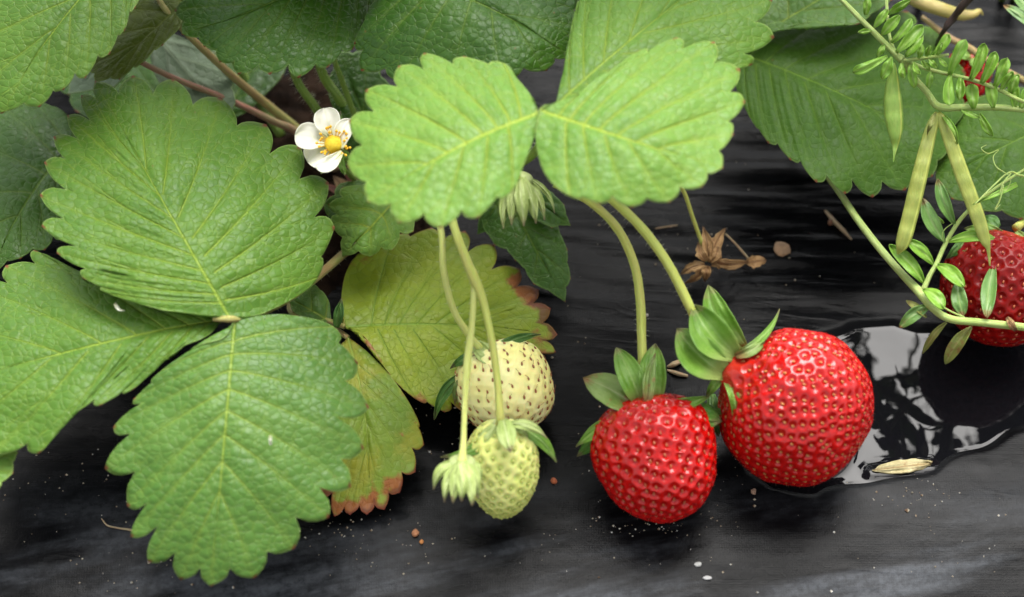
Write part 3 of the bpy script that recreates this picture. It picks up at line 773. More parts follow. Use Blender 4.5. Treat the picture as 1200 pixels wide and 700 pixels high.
# B: the blurred pale leaf, highest and nearest
B_ = leafthing('pale glossy three-part strawberry leaf at top centre, nearest the camera and over the fruit stalks', CROWN)
leaflet(B_, (630, 132), (432, 236), [(622, 112), (606, 92), (590, 74), (545, 67), (498, 63), (468, 78), (430, 106), (410, 142), (408, 195)],
        [(626, 160), (614, 192), (600, 224), (560, 254), (515, 266), (468, 260)],
        (9.2, 8.6), MAT['leaf_light'], mid=(530, 165), arch=.35, hL=-.45, hR=-.3, nsm=3, notch=.16, seed=21, bulge=.06)
leaflet(B_, (634, 128), (846, 196), [(652, 120), (690, 106), (716, 82), (748, 60), (792, 45), (836, 50), (866, 82), (872, 120), (858, 158)],
        [(628, 165), (640, 206), (668, 230), (702, 238), (740, 242), (784, 236), (822, 218)],
        (9.3, 9.0), MAT['leaf_light'], mid=(740, 165), arch=.3, hL=-.15, hR=-.5, nsm=3, notch=.12, seed=22, bulge=.06)
leaflet(B_, (652, 122), (872, -58), [(664, 70), (672, 20), (690, -30), (730, -70), (790, -95), (845, -85)],
        [(690, 112), (760, 100), (830, 92), (880, 76), (906, 44), (904, 0), (892, -30)],
        (8.9, 8.4), MAT['leaf_mid'], mid=(740, 40), arch=.2, hL=-.3, hR=-.7, nsm=2, notch=.12, seed=23)
tube('petiole', [(640, 126, 9.15, .08), (640, 150, 8.2, .10), (620, 185, 5.5, .11), (560, 215, 2.5, .12), (490, 235, .5, .14)], MAT['stem_green'], B_, hair=160)

# C: top centre
C_ = leafthing('dark glossy strawberry leaf at the top edge behind the pale leaf, one tooth curled over', CROWN)
leaflet(C_, (474, -30), (668, 66), [(520, -60), (590, -60), (650, -40), (676, -6), (682, 32)],
        [(452, -10), (436, 4), (416, 50), (424, 82), (470, 96), (530, 102), (590, 96), (640, 82)],
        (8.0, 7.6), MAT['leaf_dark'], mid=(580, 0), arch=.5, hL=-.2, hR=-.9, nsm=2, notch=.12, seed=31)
leaflet(C_, (470, -34), (330, -130), [(440, -20), (400, -10), (350, -20), (310, -60)], [(460, -80), (430, -120), (380, -140)],
        (8.1, 8.4), MAT['leaf_mid2'], arch=.4, nsm=1, seed=32)
tube('petiole', [(474, -30, 7.95, .09), (478, 30, 6.0, .10), (476, 120, 3.0, .12), (472, 215, .6, .14)], MAT['stem_green'], C_, hair=120)
# curled tooth
blade('leaf_curl', C_, (600, 66), (638, 64), 15, 7.75, 7.7, MAT['sepal_pale'], 'oval', arch=.12, cup=-.1, bend=-.04)

# D: top, left of centre
D_ = leafthing('dark green strawberry leaf at the top edge directly above the white flower', CROWN)
leaflet(D_, (440, -70), (214, 40), [(380, -95), (320, -90), (260, -60), (222, -20), (206, 12)],
        [(444, -20), (430, 22), (414, 56), (384, 78), (350, 90), (316, 86), (280, 86), (258, 72), (240, 54)],
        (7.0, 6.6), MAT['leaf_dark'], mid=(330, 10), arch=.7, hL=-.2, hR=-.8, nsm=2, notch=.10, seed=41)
tube('petiole', [(440, -70, 6.95, .09), (436, 20, 4.4, .11), (446, 130, 2.0, .12), (462, 225, .5, .14)], MAT['stem_green'], D_, hair=120)

# E: upper left corner
E_ = leafthing('mid-green strawberry leaf filling the upper left corner with strong straight side veins', G(330, 160, .2))
leaflet(E_, (190, -95), (2, 132), [(120, -110), (50, -90), (-20, -50), (-70, 10), (-70, 70), (-40, 115)],
        [(196, -60), (180, -20), (158, 8), (146, 34), (128, 62), (100, 90), (74, 104), (46, 124)],
        (7.6, 6.4), MAT['leaf_mid'], mid=(70, 0), arch=.6, hL=-.3, hR=-.4, nsm=2, notch=.10, seed=51)
tube('petiole', [(190, -95, 7.55, .09), (230, -20, 5.0, .11), (280, 80, 2.0, .12), (330, 160, .4, .14)], MAT['stem_green'], E_, hair=80)

# F: olive leaf behind
F_ = leafthing('olive green shaded strawberry leaf in the upper left, edge-on between two brighter leaves', G(320, 190, .2))
leaflet(F_, (228, -10), (112, 96), [(190, -30), (150, -20), (118, 10), (100, 50), (102, 80)], [(212, 30), (190, 52), (166, 74), (140, 92)],
        (5.4, 4.6), MAT['leaf_shade'], arch=.3, hL=-.3, hR=.2, nsm=1, notch=.10, seed=61)
tube('petiole', [(180, -10, 5.6, .075), (204, 24, 5.2, .09), (262, 80, 3.6, .11), (312, 122, 2.2, .125), (352, 155, 1.2, .14), (400, 200, .3, .15)], MAT['stem_yellow'], F_, hair=120)

# G: dark leaf far left
H_ = leafthing('very dark shaded strawberry leaf at the left edge, with a small red spot', G(200, 180, .2))
leaflet(H_, (92, 162), (-10, 322), [(76, 132), (40, 118), (0, 122), (-50, 160), (-80, 230), (-60, 290)],
        [(96, 200), (92, 240), (74, 278), (52, 292), (24, 302)], (2.8, 2.2), MAT['leaf_dark'], mid=(20, 230), arch=.3, hL=-.2, hR=-.3, nsm=1, notch=.10, seed=71)
tube('petiole', [(92, 162, 2.75, .08), (130, 158, 2.4, .10), (190, 170, 1.4, .11), (230, 190, .3, .12)], MAT['stem_green'], H_)

X_ = leafthing('added low dark strawberry leaf, darkening the gap above the large left leaf', G(260, 200, .2))  # filler leaf added to darken the bright film in this gap
leaflet(X_, (250, 150), (70, 60), [(210, 160), (140, 160), (90, 130), (62, 95)], [(240, 110), (190, 70), (130, 40), (90, 40)], (1.6, 1.4), MAT['leaf_dark'], arch=.2, nsm=1, notch=.10, seed=75)
leaflet(X_, (256, 146), (330, 20), [(240, 100), (250, 50), (290, 15)], [(290, 130), (330, 90), (345, 50)], (1.5, 1.6), MAT['leaf_dark'], arch=.2, nsm=1, notch=.10, seed=76)
tube('petiole', [(253, 150, 1.55, .07), (258, 175, .9, .08), (262, 200, .2, .09)], MAT['stem_green'], X_)
# H: grey underside
I_ = leafthing('upturned strawberry leaf showing its grey-green underside, behind the yellow petiole', G(270, 180, .2))
leaflet(I_, (172, 30), (268, 142), [(180, 84), (204, 118), (240, 140)], [(214, 44), (250, 62), (272, 88), (276, 120)], (3.6, 2.8), MAT['leaf_under'],
        arch=.2, nsm=1, notch=.06, seed=81, bulge=-.04)
leaflet(I_, (172, 30), (80, 110), [(150, 20), (110, 40), (84, 76)], [(160, 70), (130, 104)], (3.6, 2.6), MAT['leaf_under'], arch=.2, nsm=1, notch=.08, seed=82)
tube('petiole', [(172, 30, 3.58, .08), (190, 60, 2.8, .09), (230, 130, 1.4, .10), (262, 180, .3, .11)], MAT['stem_green'], I_)

# pinkish petiole of a leaf outside the frame
J_ = leafthing('pinkish bare leaf stalk running behind the large leaf towards the white flower', G(400, 200, .2), None)
tube('petiole', [(140, 60, 4.4, .07), (200, 90, 3.7, .08), (270, 118, 2.9, .09), (320, 142, 2.1, .10), (352, 158, 1.5, .11), (400, 205, .3, .12)], MAT['stem_pink'], J_, hair=60)
leaflet(J_, (140, 60), (40, -30), [(110, 60), (70, 40), (40, 10)], [(140, 30), (120, 0), (80, -25)], (4.4, 5.0), MAT['leaf_dark'], nsm=1, seed=83)

# hairy petioles by the flower: their leaves stand above the frame
for k, (pts, lab) in enumerate([
    ([(300, -60, 9.5, .09), (325, 20, 6.0, .10), (346, 90, 4.2, .115), (368, 124, 3.2, .12), (392, 160, 2.0, .13), (425, 215, .3, .14)], 'hairy green leaf stalk left of the pair above the white flower'),
    ([(330, -60, 9.2, .09), (360, 20, 6.0, .11), (378, 86, 4.0, .13), (396, 114, 3.2, .135), (412, 146, 2.2, .14), (440, 215, .3, .15)], 'thicker hairy green leaf stalk right of the pair above the white flower')]):
    T_ = leafthing(lab, CROWN, 'hairy leaf stalks by the flower')
    tube('petiole', pts, MAT['stem_green'], T_, hair=420, hairlen=.15)
    u = 290 + 60 * k
    leaflet(T_, (u + 10, -60), (u - 90, -240), [(u - 20, -70), (u - 80, -110), (u - 110, -170)], [(u + 40, -100), (u + 30, -170), (u - 20, -220)],
            (9.4, 10.5), MAT['leaf_mid2'], arch=.4, nsm=1, seed=90 + k)

Y_ = leafthing('dark shaded strawberry leaf with a thin hairy stalk directly behind the white flower', CROWN)
leaflet(Y_, (452, 200), (396, 60), [(420, 190), (396, 150), (384, 100)], [(470, 160), (462, 110), (430, 62)], (1.8, 3.4), MAT['leaf_dark'], arch=.2, nsm=1, notch=.08, seed=96)
tube('petiole', [(440, 210, .6, .09), (424, 160, 2.4, .09), (404, 104, 4.0, .08), (388, 60, 5.2, .08), (370, 0, 7.0, .08)], MAT['stem_green'], Y_, hair=200, hairlen=.15)
# K: yellowing leaf behind the unripe fruit
K_ = leafthing('yellow-green ageing strawberry leaf with red blotches, flat behind the unripe fruit', G(392, 376, .2))
leaflet(K_, (404, 383), (652, 392), [(400, 350), (406, 318), (422, 296), (462, 276), (505, 268), (544, 272), (578, 288), (608, 316), (630, 340), (644, 362)],
        [(426, 394), (444, 418), (460, 444), (488, 468), (520, 482), (560, 488), (606, 462), (640, 430), (650, 412)],
        (1.5, .55), MAT['leaf_old'], mid=(520, 372), arch=.25, hL=.25, hR=-.25, nsm=4, notch=.16, seed=101, bulge=.035, wave=.2)
tube('petiole', [(404, 383, 1.48, .07), (372, 372, 1.4, .08), (340, 362, 1.2, .09), (360, 320, .6, .09)], MAT['stem_yellow'], K_)
# L: lower ageing leaf
L_ = leafthing('ageing green leaf with a red rim and browned lower lobes, below the yellow one', G(400, 400, .2))
leaflet(L_, (408, 396), (430, 602), [(380, 430), (362, 480), (366, 530), (376, 576), (392, 604), (410, 602)],
        [(430, 412), (462, 446), (488, 488), (496, 520), (486, 552), (468, 576), (450, 596)],
        (1.3, .5), MAT['leaf_old2'], mid=(440, 500), arch=.35, hL=-.1, hR=-.2, nsm=3, notch=.13, seed=111, bulge=.04)
tube('petiole', [(408, 396, 1.28, .07), (385, 380, 1.2, .08), (352, 356, .8, .09)], MAT['stem_yellow'], L_)
# small dark leaflet near the petiole base
M_ = leafthing('small green strawberry leaf tucked between the large leaf and the yellow leaf', G(380, 350, .1))
leaflet(M_, (388, 376), (330, 345), [(370, 378), (345, 366)], [(384, 350), (362, 330)], (1.5, 2.0), MAT['leaf_mid2'], nsm=1, seed=113)
blade('stipule', M_, (394, 384), (400, 350), 12, 1.6, 2.0, MAT['sepal_dark'], arch=.1)
# small crinkled leaves left of the stalks
N_ = leafthing('small crinkled light green young leaf folded beside the white flower', CROWN)
leaflet(N_, (470, 226), (402, 300), [(440, 215), (402, 220), (386, 240), (388, 262)], [(486, 250), (484, 270), (460, 292), (434, 300)], (2.9, 2.4), MAT['leaf_light'],
        arch=.5, hL=-.3, hR=-.3, nsm=1, notch=.22, seed=121, bulge=.09, wave=.5)
leaflet(N_, (452, 228), (384, 268), [(430, 212), (398, 216), (380, 240)], [(440, 262), (410, 276)], (2.3, 2.0), MAT['leaf_mid2'], arch=.4, nsm=1, notch=.14, seed=122, bulge=.08, wave=.4)
tube('petiole', [(460, 228, 2.8, .07), (468, 232, 1.4, .08), (470, 236, .4, .09)], MAT['stem_green'], N_)
# dark leaf hanging by the closed bud
O_ = leafthing('dark green pointed strawberry leaf hanging below the closed bud, flat over the film', CROWN)
leaflet(O_, (590, 222), (662, 353), [(566, 238), (566, 266), (580, 286), (604, 304), (626, 332)], [(628, 232), (650, 258), (664, 292), (668, 326)],
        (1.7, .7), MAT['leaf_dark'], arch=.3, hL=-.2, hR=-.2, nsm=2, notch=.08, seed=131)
leaflet(O_, (606, 218), (668, 264), [(622, 252), (646, 266)], [(640, 222), (660, 240)], (2.0, 1.5), MAT['leaf_dark'], arch=.2, nsm=1, notch=.08, seed=132)
leaflet(O_, (596, 218), (560, 274), [(572, 222), (560, 246)], [(600, 244), (586, 268)], (1.9, 1.2), MAT['leaf_dark'], arch=.2, nsm=1, notch=.10, seed=133)
tube('petiole', [(596, 218, 1.8, .06), (560, 222, 1.2, .07), (500, 232, .4, .08)], MAT['stem_green'], O_)
# big right-hand leaves
Q_ = leafthing('broad deep green strawberry leaf at right behind the green vetch pod', G(780, 60, .2))
leaflet(Q_, (862, 60), (1112, 176), [(880, 30), (930, 10), (1000, 2), (1062, 14), (1106, 40), (1130, 84), (1130, 130)],
        [(862, 100), (880, 140), (900, 166), (926, 186), (956, 212), (990, 226), (1022, 230), (1060, 222), (1092, 206)],
        (3.6, 2.8), MAT['leaf_blue'], mid=(985, 100), arch=.35, hL=-.2, hR=-.35, nsm=2, notch=.10, seed=141, bulge=.06)
leaflet(Q_, (860, 58), (1060, -60), [(862, 20), (880, -30), (930, -70), (1000, -80)], [(896, 30), (950, 26), (1004, 28), (1044, 0), (1060, -30)],
        (3.9, 4.6), MAT['leaf_mid2'], arch=.3, hL=0, hR=-.2, nsm=2, notch=.06, seed=142)
tube('petiole', [(862, 60, 3.55, .09), (830, 66, 2.6, .10), (790, 62, .9, .11), (770, 60, .2, .12)], MAT['stem_green'], Q_)
Q2 = leafthing('smooth blue-green strawberry leaf at the right edge behind the two ripe pods', G(1260, 180, .2))
leaflet(Q2, (1245, 140), (1098, 214), [(1226, 108), (1180, 104), (1130, 122), (1100, 160), (1090, 190)],
        [(1262, 180), (1262, 220), (1236, 248), (1196, 256), (1150, 246), (1116, 232)],
        (2.8, 2.4), MAT['leaf_blue'], mid=(1170, 170), arch=.3, hL=-.2, hR=-.2, nsm=2, notch=.07, seed=151, bulge=.04)
tube('petiole', [(1245, 140, 2.75, .08), (1280, 120, 1.8, .10), (1320, 110, .3, .11)], MAT['stem_green'], Q2)
# sliver at the lower left
Q3 = leafthing('bright lime leaf tip poking in at the lower left edge of the photo', G(-80, 560, .2))
leaflet(Q3, (-70, 560), (20, 530), [(-40, 600), (-6, 578), (14, 554)], [(-50, 520), (-10, 516)], (2.4, 2.8), MAT['leaf_light'], arch=.2, nsm=1, notch=.07, seed=161)
tube('petiole', [(-70, 560, 2.38, .07), (-85, 562, 1.0, .08), (-90, 565, .2, .09)], MAT['stem_green'], Q3)

# crown of the plant: scales at the foot of the stalks
t_ = thing('plant_crown', 'reddish brown scaly crown of the strawberry plant at the foot of the stalks', 'plant crown', G(430, 230, 0))
tube('rootstock', [(430, 260, .0, .35), (440, 235, .7, .5), (452, 215, 1.3, .35)], simple_mat('crown bark', (.07, .03, .015), (.16, .07, .035), .8, 2, .2, 6), t_, seg=14, wob=.4)
for a, b, w in [((420, 236), (390, 206), 18), ((432, 232), (402, 200), 14), ((430, 250), (385, 230), 16), ((440, 246), (400, 262), 18), ((450, 230), (430, 180), 14), ((436, 240), (374, 214), 12)]:
    blade('scale', t_, a, b, w, 1.4, .9, MAT['sepal_dry'] if rng.random() < .6 else blade_mat('crown scale', (.26, .05, .025), (.20, .07, .03), (.12, .03, .02), rough=.6, trans=.1), arch=.25, ragged=.3)

# ------------------------------------------------------------------ flower
fl = thing('strawberry_flower', 'open white strawberry flower with a yellow centre among the stalks', 'flower', P(392, 170, 5.3))
for a, b, w, h0, h1, bd in [((388, 160), (380, 127), 30, 3.75, 4.1, .0), ((384, 166), (346, 158), 31, 3.7, 3.85, .05), ((384, 172), (361, 190), 30, 3.65, 3.6, .05),
                       ((401, 178), (370, 197), 17, 3.9, 4.1, -.10), ((399, 174), (411, 140), 21, 3.9, 4.2, -.12)]:
    blade('petal', fl, a, b, w, h0 + 1.7, h1 + 1.7, MAT['petal'], 'petal', arch=.05, cup=.22, bend=bd, lines=4, wave=.06, thick=.02)
cen = P(391, 169, 5.65); VV, FF = [], []
yel = simple_mat('flower centre', (.70, .48, .015), (.80, .60, .03), .6, 20, .03, 40); ant = simple_mat('anther', (.72, .38, .01), (.82, .50, .02), .6, 20)
nrm_f = unit(CAM - cen + np.array([0, 0, 10.])); s1 = unit(np.cross(nrm_f, [0, 1, 0])); s2 = np.cross(nrm_f, s1)
def dome(c, n_, r, hgt, na=10, nb=20, lump=.12):
    VV, FF = [], []; a1 = unit(np.cross(n_, [.2, 1, .1])); a2 = np.cross(n_, a1)
    for i in range(na + 1):
        la = math.pi / 2 * i / na * 1.25
        for k in range(nb):
            lo = 6.2832 * k / nb; rr = r * math.sin(la) * (1 + lump * rng.uniform(-1, 1)); VV.append(c + a1 * rr * math.cos(lo) + a2 * rr * math.sin(lo) + n_ * hgt * math.cos(la))
    for i in range(na):
        for k in range(nb): FF.append((i * nb + k, (i + 1) * nb + k, (i + 1) * nb + (k + 1) % nb, i * nb + (k + 1) % nb))
    return VV, FF
VV, FF = dome(cen, nrm_f, .22, .18); mesh('receptacle', VV, FF, yel, fl)
for k in range(28):
    an = 6.283 * k / 28 + rng.gauss(0, .1); d = s1 * math.cos(an) + s2 * math.sin(an); r0, r1 = .19, rng.uniform(.26, .42)
    a = cen + d * r0 - nrm_f * .05; b = cen + d * r1 + nrm_f * rng.uniform(.05, .16)
    tube('stamen', [(a, .010), ((a + b) / 2 + nrm_f * .02, .010), (b, .012), (b + d * .01 + nrm_f * .02, .034), (b + d * .03 + nrm_f * .07, .030), (b + d * .04 + nrm_f * .09, .008)], ant, fl, seg=6, sub=3)
tube('stalk', [(394, 178, 5.3, .07), (402, 196, 3.6, .06), (425, 222, 1.2, .07)], MAT['stem_green'], fl, hair=60)
for a, b, w in [((396, 180), (404, 206), 9), ((400, 176), (410, 190), 9), ((388, 180), (376, 204), 9), ((398, 160), (399, 130), 6), ((384, 180), (372, 196), 8)]:
    blade('sepal', fl, a, b, w, 5.15, 4.9, MAT['sepal'], arch=.05)

# ------------------------------------------------------------------ strawberries
BP = [(0, .0), (.0, .30), (.04, .58), (.16, .88), (.36, 1.0), (.58, .97), (.76, .86), (.90, .60), (.975, .28), (1.0, .0)]
NP = [(0, .0), (.0, .14), (.05, .26), (.11, .40), (.17, .66), (.28, .92), (.45, 1.03), (.62, 1.0), (.79, .84), (.92, .52), (.98, .24), (1.0, .0)]
b1 = thing('strawberry', 'bright red ripe strawberry lying left of the larger one, tip towards the camera', 'strawberry', G(775, 600), 'ripe red strawberries')
berry(b1, P(752, 466, 2.45), P(788, 611, .75), 1.51, BP, 335, MAT['red'], MAT['seed_r'], depth=.072, honey=True, seedsz=(.050, .032), sink=.72, seed=3, dens=.5, fuzz=700)
hb_ = 2.7
for a, b, w, h0, h1, ar, m, bd, cp in [
    ((752, 476), (722, 407), 31, 2.5, 3.0, .35, 'sepal', .03, .15), ((768, 474), (768, 403), 33, 2.5, 3.0, .3, 'sepal', -.05, .15), ((760, 476), (768, 414), 15, 2.9, 3.3, .2, 'sepal_brown', -.05, .15),
    ((750, 480), (683, 443), 38, 2.5, 2.4, .35, 'sepal_brown', .05, .2), ((730, 490), (675, 524), 17, 2.2, 1.6, .3, 'sepal', .06, .15), ((724, 500), (676, 535), 22, 1.9, 1.1, .2, 'sepal_dark', .04, .1),
    ((778, 474), (832, 464), 14, 2.7, 2.7, .25, 'sepal', .06, .1), ((780, 474), (846, 494), 40, 2.3, 2.2, .4, 'sepal_dark', .04, -.1), ((790, 478), (852, 482), 20, 2.0, 2.0, .2, 'sepal_dark', .04, .1)]:
    blade('sepal', b1, a, b, w, h0, h1, MAT[m], 'oval' if w > 24 else 'sepal', arch=ar, cup=cp, bend=bd)
VV, FF = dome(P(756, 474, 2.45), unit(np.array([-.2, .8, .6])), .42, .25); mesh('calyx_base', VV, FF, MAT['sepal_brown'], b1)
tube('stalk', [(650, 215, 5.4, .10), (690, 236, 5.2, .105), (722, 266, 4.8, .11), (742, 306, 4.3, .11), (750, 350, 3.7, .115), (752, 400, 3.1, .115), (754, 450, 2.7, .13), (756, 472, 2.5, .15)], MAT['stem'], b1, hair=220, hairlen=.10, wob=.10)

b2 = thing('strawberry', 'largest bright red strawberry, with a narrow neck, standing at the edge of the puddle', 'strawberry', G(945, 545), 'ripe red strawberries')
berry(b2, P(846, 432, 3.15), P(1010, 520, 1.25), 1.86, NP, 640, MAT['red2'], MAT['seed_y'], depth=.060, honey=True, seedsz=(.050, .032), sink=.70, seed=5, dens=.7, fuzz=1000, nA=250, nB=360, s0=.10)
for a, b, w, h0, h1, ar, m, bd, cp in [
    ((852, 440), (793, 385), 47, 3.1, 3.6, .4, 'sepal', -.06, .3), ((864, 420), (812, 357), 45, 3.3, 3.9, .35, 'sepal', -.08, .3), ((872, 408), (830, 334), 33, 3.2, 3.7, .3, 'sepal', -.10, .25),
    ((866, 412), (914, 362), 9, 3.4, 3.2, .3, 'sepal', .12, .05), ((862, 418), (902, 390), 13, 3.5, 3.3, .25, 'sepal_brown', .1, .1), ((848, 440), (860, 494), 14, 3.0, 2.4, .35, 'sepal', -.12, .1),
    ((846, 442), (828, 466), 12, 3.0, 2.3, .3, 'sepal', .05, .1), ((834, 462), (842, 512), 18, 1.6, .9, .2, 'sepal_dark', .0, .1)]:
    blade('sepal', b2, a, b, w, h0, h1, MAT[m], 'oval' if w > 24 else 'sepal', arch=ar, cup=cp, bend=bd)
tube('stalk', [(680, 205, 5.6, .11), (724, 240, 5.5, .115), (756, 272, 5.2, .12), (784, 312, 4.7, .12), (806, 355, 4.0, .12), (826, 396, 3.4, .12), (846, 428, 3.2, .14)], MAT['stem'], b2, hair=240, hairlen=.10, wob=.10)

b3 = thing('strawberry', 'dark red strawberry at the right edge, partly hidden by vetch leaflets', 'strawberry', G(1165, 385), 'ripe red strawberries')
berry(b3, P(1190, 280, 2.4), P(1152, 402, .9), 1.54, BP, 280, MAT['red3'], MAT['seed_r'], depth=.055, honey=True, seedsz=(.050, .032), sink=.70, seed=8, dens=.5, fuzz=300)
for a, b, w, m in [((1175, 276), (1130, 268), 22, 'sepal'), ((1160, 286), (1142, 306), 16, 'sepal'), ((1150, 284), (1124, 316), 18, 'sepal_brown'), ((1182, 280), (1178, 304), 20, 'sepal_brown'),
                   ((1140, 276), (1108, 304), 14, 'sepal_dark'), ((1190, 272), (1210, 300), 20, 'sepal'), ((1170, 268), (1150, 254), 22, 'sepal_dark')]:
    blade('sepal', b3, a, b, w, 2.7, 2.4, MAT[m], arch=.15, cup=.05)
tube('stalk', [(1190, 268, 2.5, .12), (1215, 250, 2.4, .1), (1260, 245, 2.0, .1), (1310, 250, .3, .1)], MAT['stem'], b3)

b4 = thing('strawberry', 'small red strawberry half hidden behind the vetch leaves near the top right', 'strawberry', G(1128, 104), 'ripe red strawberries')
berry(b4, P(1140, 62, 1.6), P(1122, 124, .8), .68, BP, 90, MAT['red'], MAT['seed_r'], depth=.04, seed=9, fuzz=0, nA=70, nB=90)
for a, b in [((1140, 66), (1116, 60)), ((1140, 66), (1160, 58)), ((1138, 66), (1150, 84))]:
    blade('sepal', b4, a, b, 12, 1.9, 1.8, MAT['sepal'])

w1 = thing('strawberry', 'round cream-white unripe strawberry with brown seeds, behind the green one', 'strawberry', G(598, 500), 'unripe strawberries')
berry(w1, P(574, 404, 1.9), P(610, 508, .9), 1.23, BP, 235, MAT['white'], MAT['seed_b'], depth=.028, seedsz=(.054, .030), seed=12, tails=.7, dens=.3, fuzz=300, sink=.2, nA=130, nB=180)
for a, b, w, h0, h1, bd, m in [((572, 416), (634, 392), 12, 2.3, 2.4, -.08, 'sepal_dark'), ((566, 416), (528, 432), 13, 2.3, 1.9, .1, 'sepal_dark'), ((548, 436), (509, 492), 14, 1.8, .9, .12, 'sepal_dark'),
                           ((546, 440), (533, 474), 12, 1.9, 1.2, .1, 'sepal_brown'), ((556, 402), (582, 428), 22, 2.4, 2.4, .0, 'sepal_pale'), ((590, 412), (620, 408), 10, 2.2, 2.1, .0, 'sepal')]:
    blade('sepal', w1, a, b, w, h0, h1, MAT[m], arch=.15, cup=.08, bend=bd)
tube('stalk', [(505, 225, 4.9, .085), (517, 272, 4.9, .085), (520, 318, 4.5, .085), (532, 364, 3.6, .085), (552, 396, 2.8, .09), (566, 412, 2.3, .11)], MAT['stem_pale'], w1, hair=140, hairlen=.10, wob=.10)

g1 = thing('strawberry', 'small oval green unripe strawberry hanging in front of the white one', 'strawberry', G(592, 606), 'unripe strawberries')
berry(g1, P(588, 499, 3.0), P(589, 608, .75), .88, [(0, .0), (.0, .35), (.05, .62), (.2, .92), (.4, 1.0), (.6, .95), (.78, .78), (.92, .5), (.98, .25), (1.0, .0)], 200, MAT['greenb'], MAT['seed_g'], depth=.04, seedsz=(.052, .038), seed=15, dens=.3, fuzz=400, sink=.1, nA=120, nB=150)
for a, b, w, h0, h1, bd, m in [((586, 500), (516, 536), 15, 3.2, 2.3, -.12, 'sepal'), ((590, 492), (598, 530), 24, 3.5, 3.4, .0, 'sepal_pale'), ((594, 498), (641, 514), 13, 3.4, 3.0, -.15, 'sepal_pale'),
                           ((604, 500), (652, 542), 17, 3.0, 2.1, -.12, 'sepal'), ((580, 498), (552, 522), 16, 3.3, 2.7, -.1, 'sepal_pale'), ((600, 496), (618, 512), 12, 3.3, 3.0, -.1, 'sepal_pale')]:
    blade('sepal', g1, a, b, w, h0, h1, MAT[m], arch=.12, cup=-.08, bend=bd)
tube('stalk', [(520, 225, 5.3, .11), (534, 272, 5.2, .11), (546, 304, 5.1, .115), (556, 328, 5.0, .135), (566, 352, 4.8, .10), (576, 398, 4.3, .095), (583, 446, 3.8, .09), (586, 486, 3.4, .10), (588, 496, 3.2, .15)], MAT['stem'], g1, hair=220, hairlen=.10, wob=.10)

def bud(label, cx_, cy_, tips, h, stalk, m, bodyr):
    o = thing('closed_bud', label, 'flower bud', P(cx_, cy_, h), 'closed strawberry buds')
    VV, FF = dome(P(cx_, cy_ - 6, h - .15), unit(np.array([0, .5, .85])), bodyr, bodyr * .5, lump=.02); mesh('receptacle', VV, FF, m, o)
    for (x, y, w, bd, dh) in tips:
        blade('sepal', o, (cx_ + (x - cx_) * .18, cy_ - 8), (x, y), w * .92, h + .05 + dh, h - .35 + dh, m, 'sepal', ragged=.25, arch=.18, cup=-.18, bend=bd, lines=3)
    tube('stalk', stalk, MAT['stem_pale'], o, hair=120, hairlen=.10, wob=.10); return o
bud('pale green withered bud with drooping sepals, hanging left of the green strawberry', 541, 548,
    [(508, 574, 14, .18, -.1), (521, 589, 14, .1, -.05), (560, 584, 15, -.1, -.05), (563, 566, 14, -.2, -.15), (531, 590, 17, .03, .12), (553, 593, 17, -.05, .15), (541, 588, 18, 0, .22)], 3.4,
    [(556, 330, 4.95, .08), (553, 380, 4.6, .075), (548, 424, 4.2, .10), (545, 470, 3.9, .07), (543, 520, 3.6, .075), (541, 544, 3.4, .14)], MAT['sepal_pale'], .33)
bud('pale green closed bud hanging from under the pale leaf above the dark leaf', 608, 216,
    [(590, 268, 15, .1, -.1), (638, 258, 12, -.1, -.2), (650, 250, 8, -.15, -.2), (600, 264, 17, .05, .05), (628, 262, 17, -.05, .05), (614, 265, 19, 0, .15)], 5.6,
    [(590, 170, 7.2, .07), (600, 192, 6.4, .075), (606, 210, 5.7, .12)], MAT['sepal_pale'], .36)

# ------------------------------------------------------------------ dried flower head and litter
dr = thing('withered_flower', 'brown shrivelled flower head on a thin stalk lying on the film', 'withered flower', G(830, 305))
for a, b, w, h1, bd in [((830, 306), (824, 266), 13, 1.0, .05), ((834, 304), (850, 268), 15, .9, -.08), ((836, 306), (878, 306), 12, .3, .1), ((826, 310), (798, 322), 12, .3, .1), ((826, 312), (803, 332), 9, .2, -.1), ((830, 312), (826, 330), 12, .3, .05),
                    ((832, 308), (842, 286), 12, .9, .1), ((828, 306), (818, 284), 11, .9, -.1), ((834, 310), (862, 316), 10, .3, -.1)]:
    blade('sepal', dr, a, b, w, .8, h1, MAT['sepal_dry'], arch=.15, cup=.15, bend=bd, ragged=.5, twist=rng.uniform(-.15, .15))
tube('stalk', [(780, 195, 3.4, .05), (800, 222, 2.6, .055), (812, 256, 1.7, .055), (822, 284, 1.0, .055), (830, 306, .7, .08)], MAT['stem'], dr, hair=50, hairlen=.06)
d2 = thing('dead_leaf_scrap', 'curled tan scrap of dead leaf right of the brown withered flower head', 'leaf scrap', G(884, 304))
blade('scrap', d2, (874, 308), (898, 305), 14, .25, .3, MAT['sepal_dry'], 'oval', arch=.15, cup=.15, ragged=.6)
tube('thread', [(850, 274, .9, .025), (862, 286, .7, .03), (874, 300, .35, .035), (880, 306, .2, .02)], MAT['tan_stick'], d2)

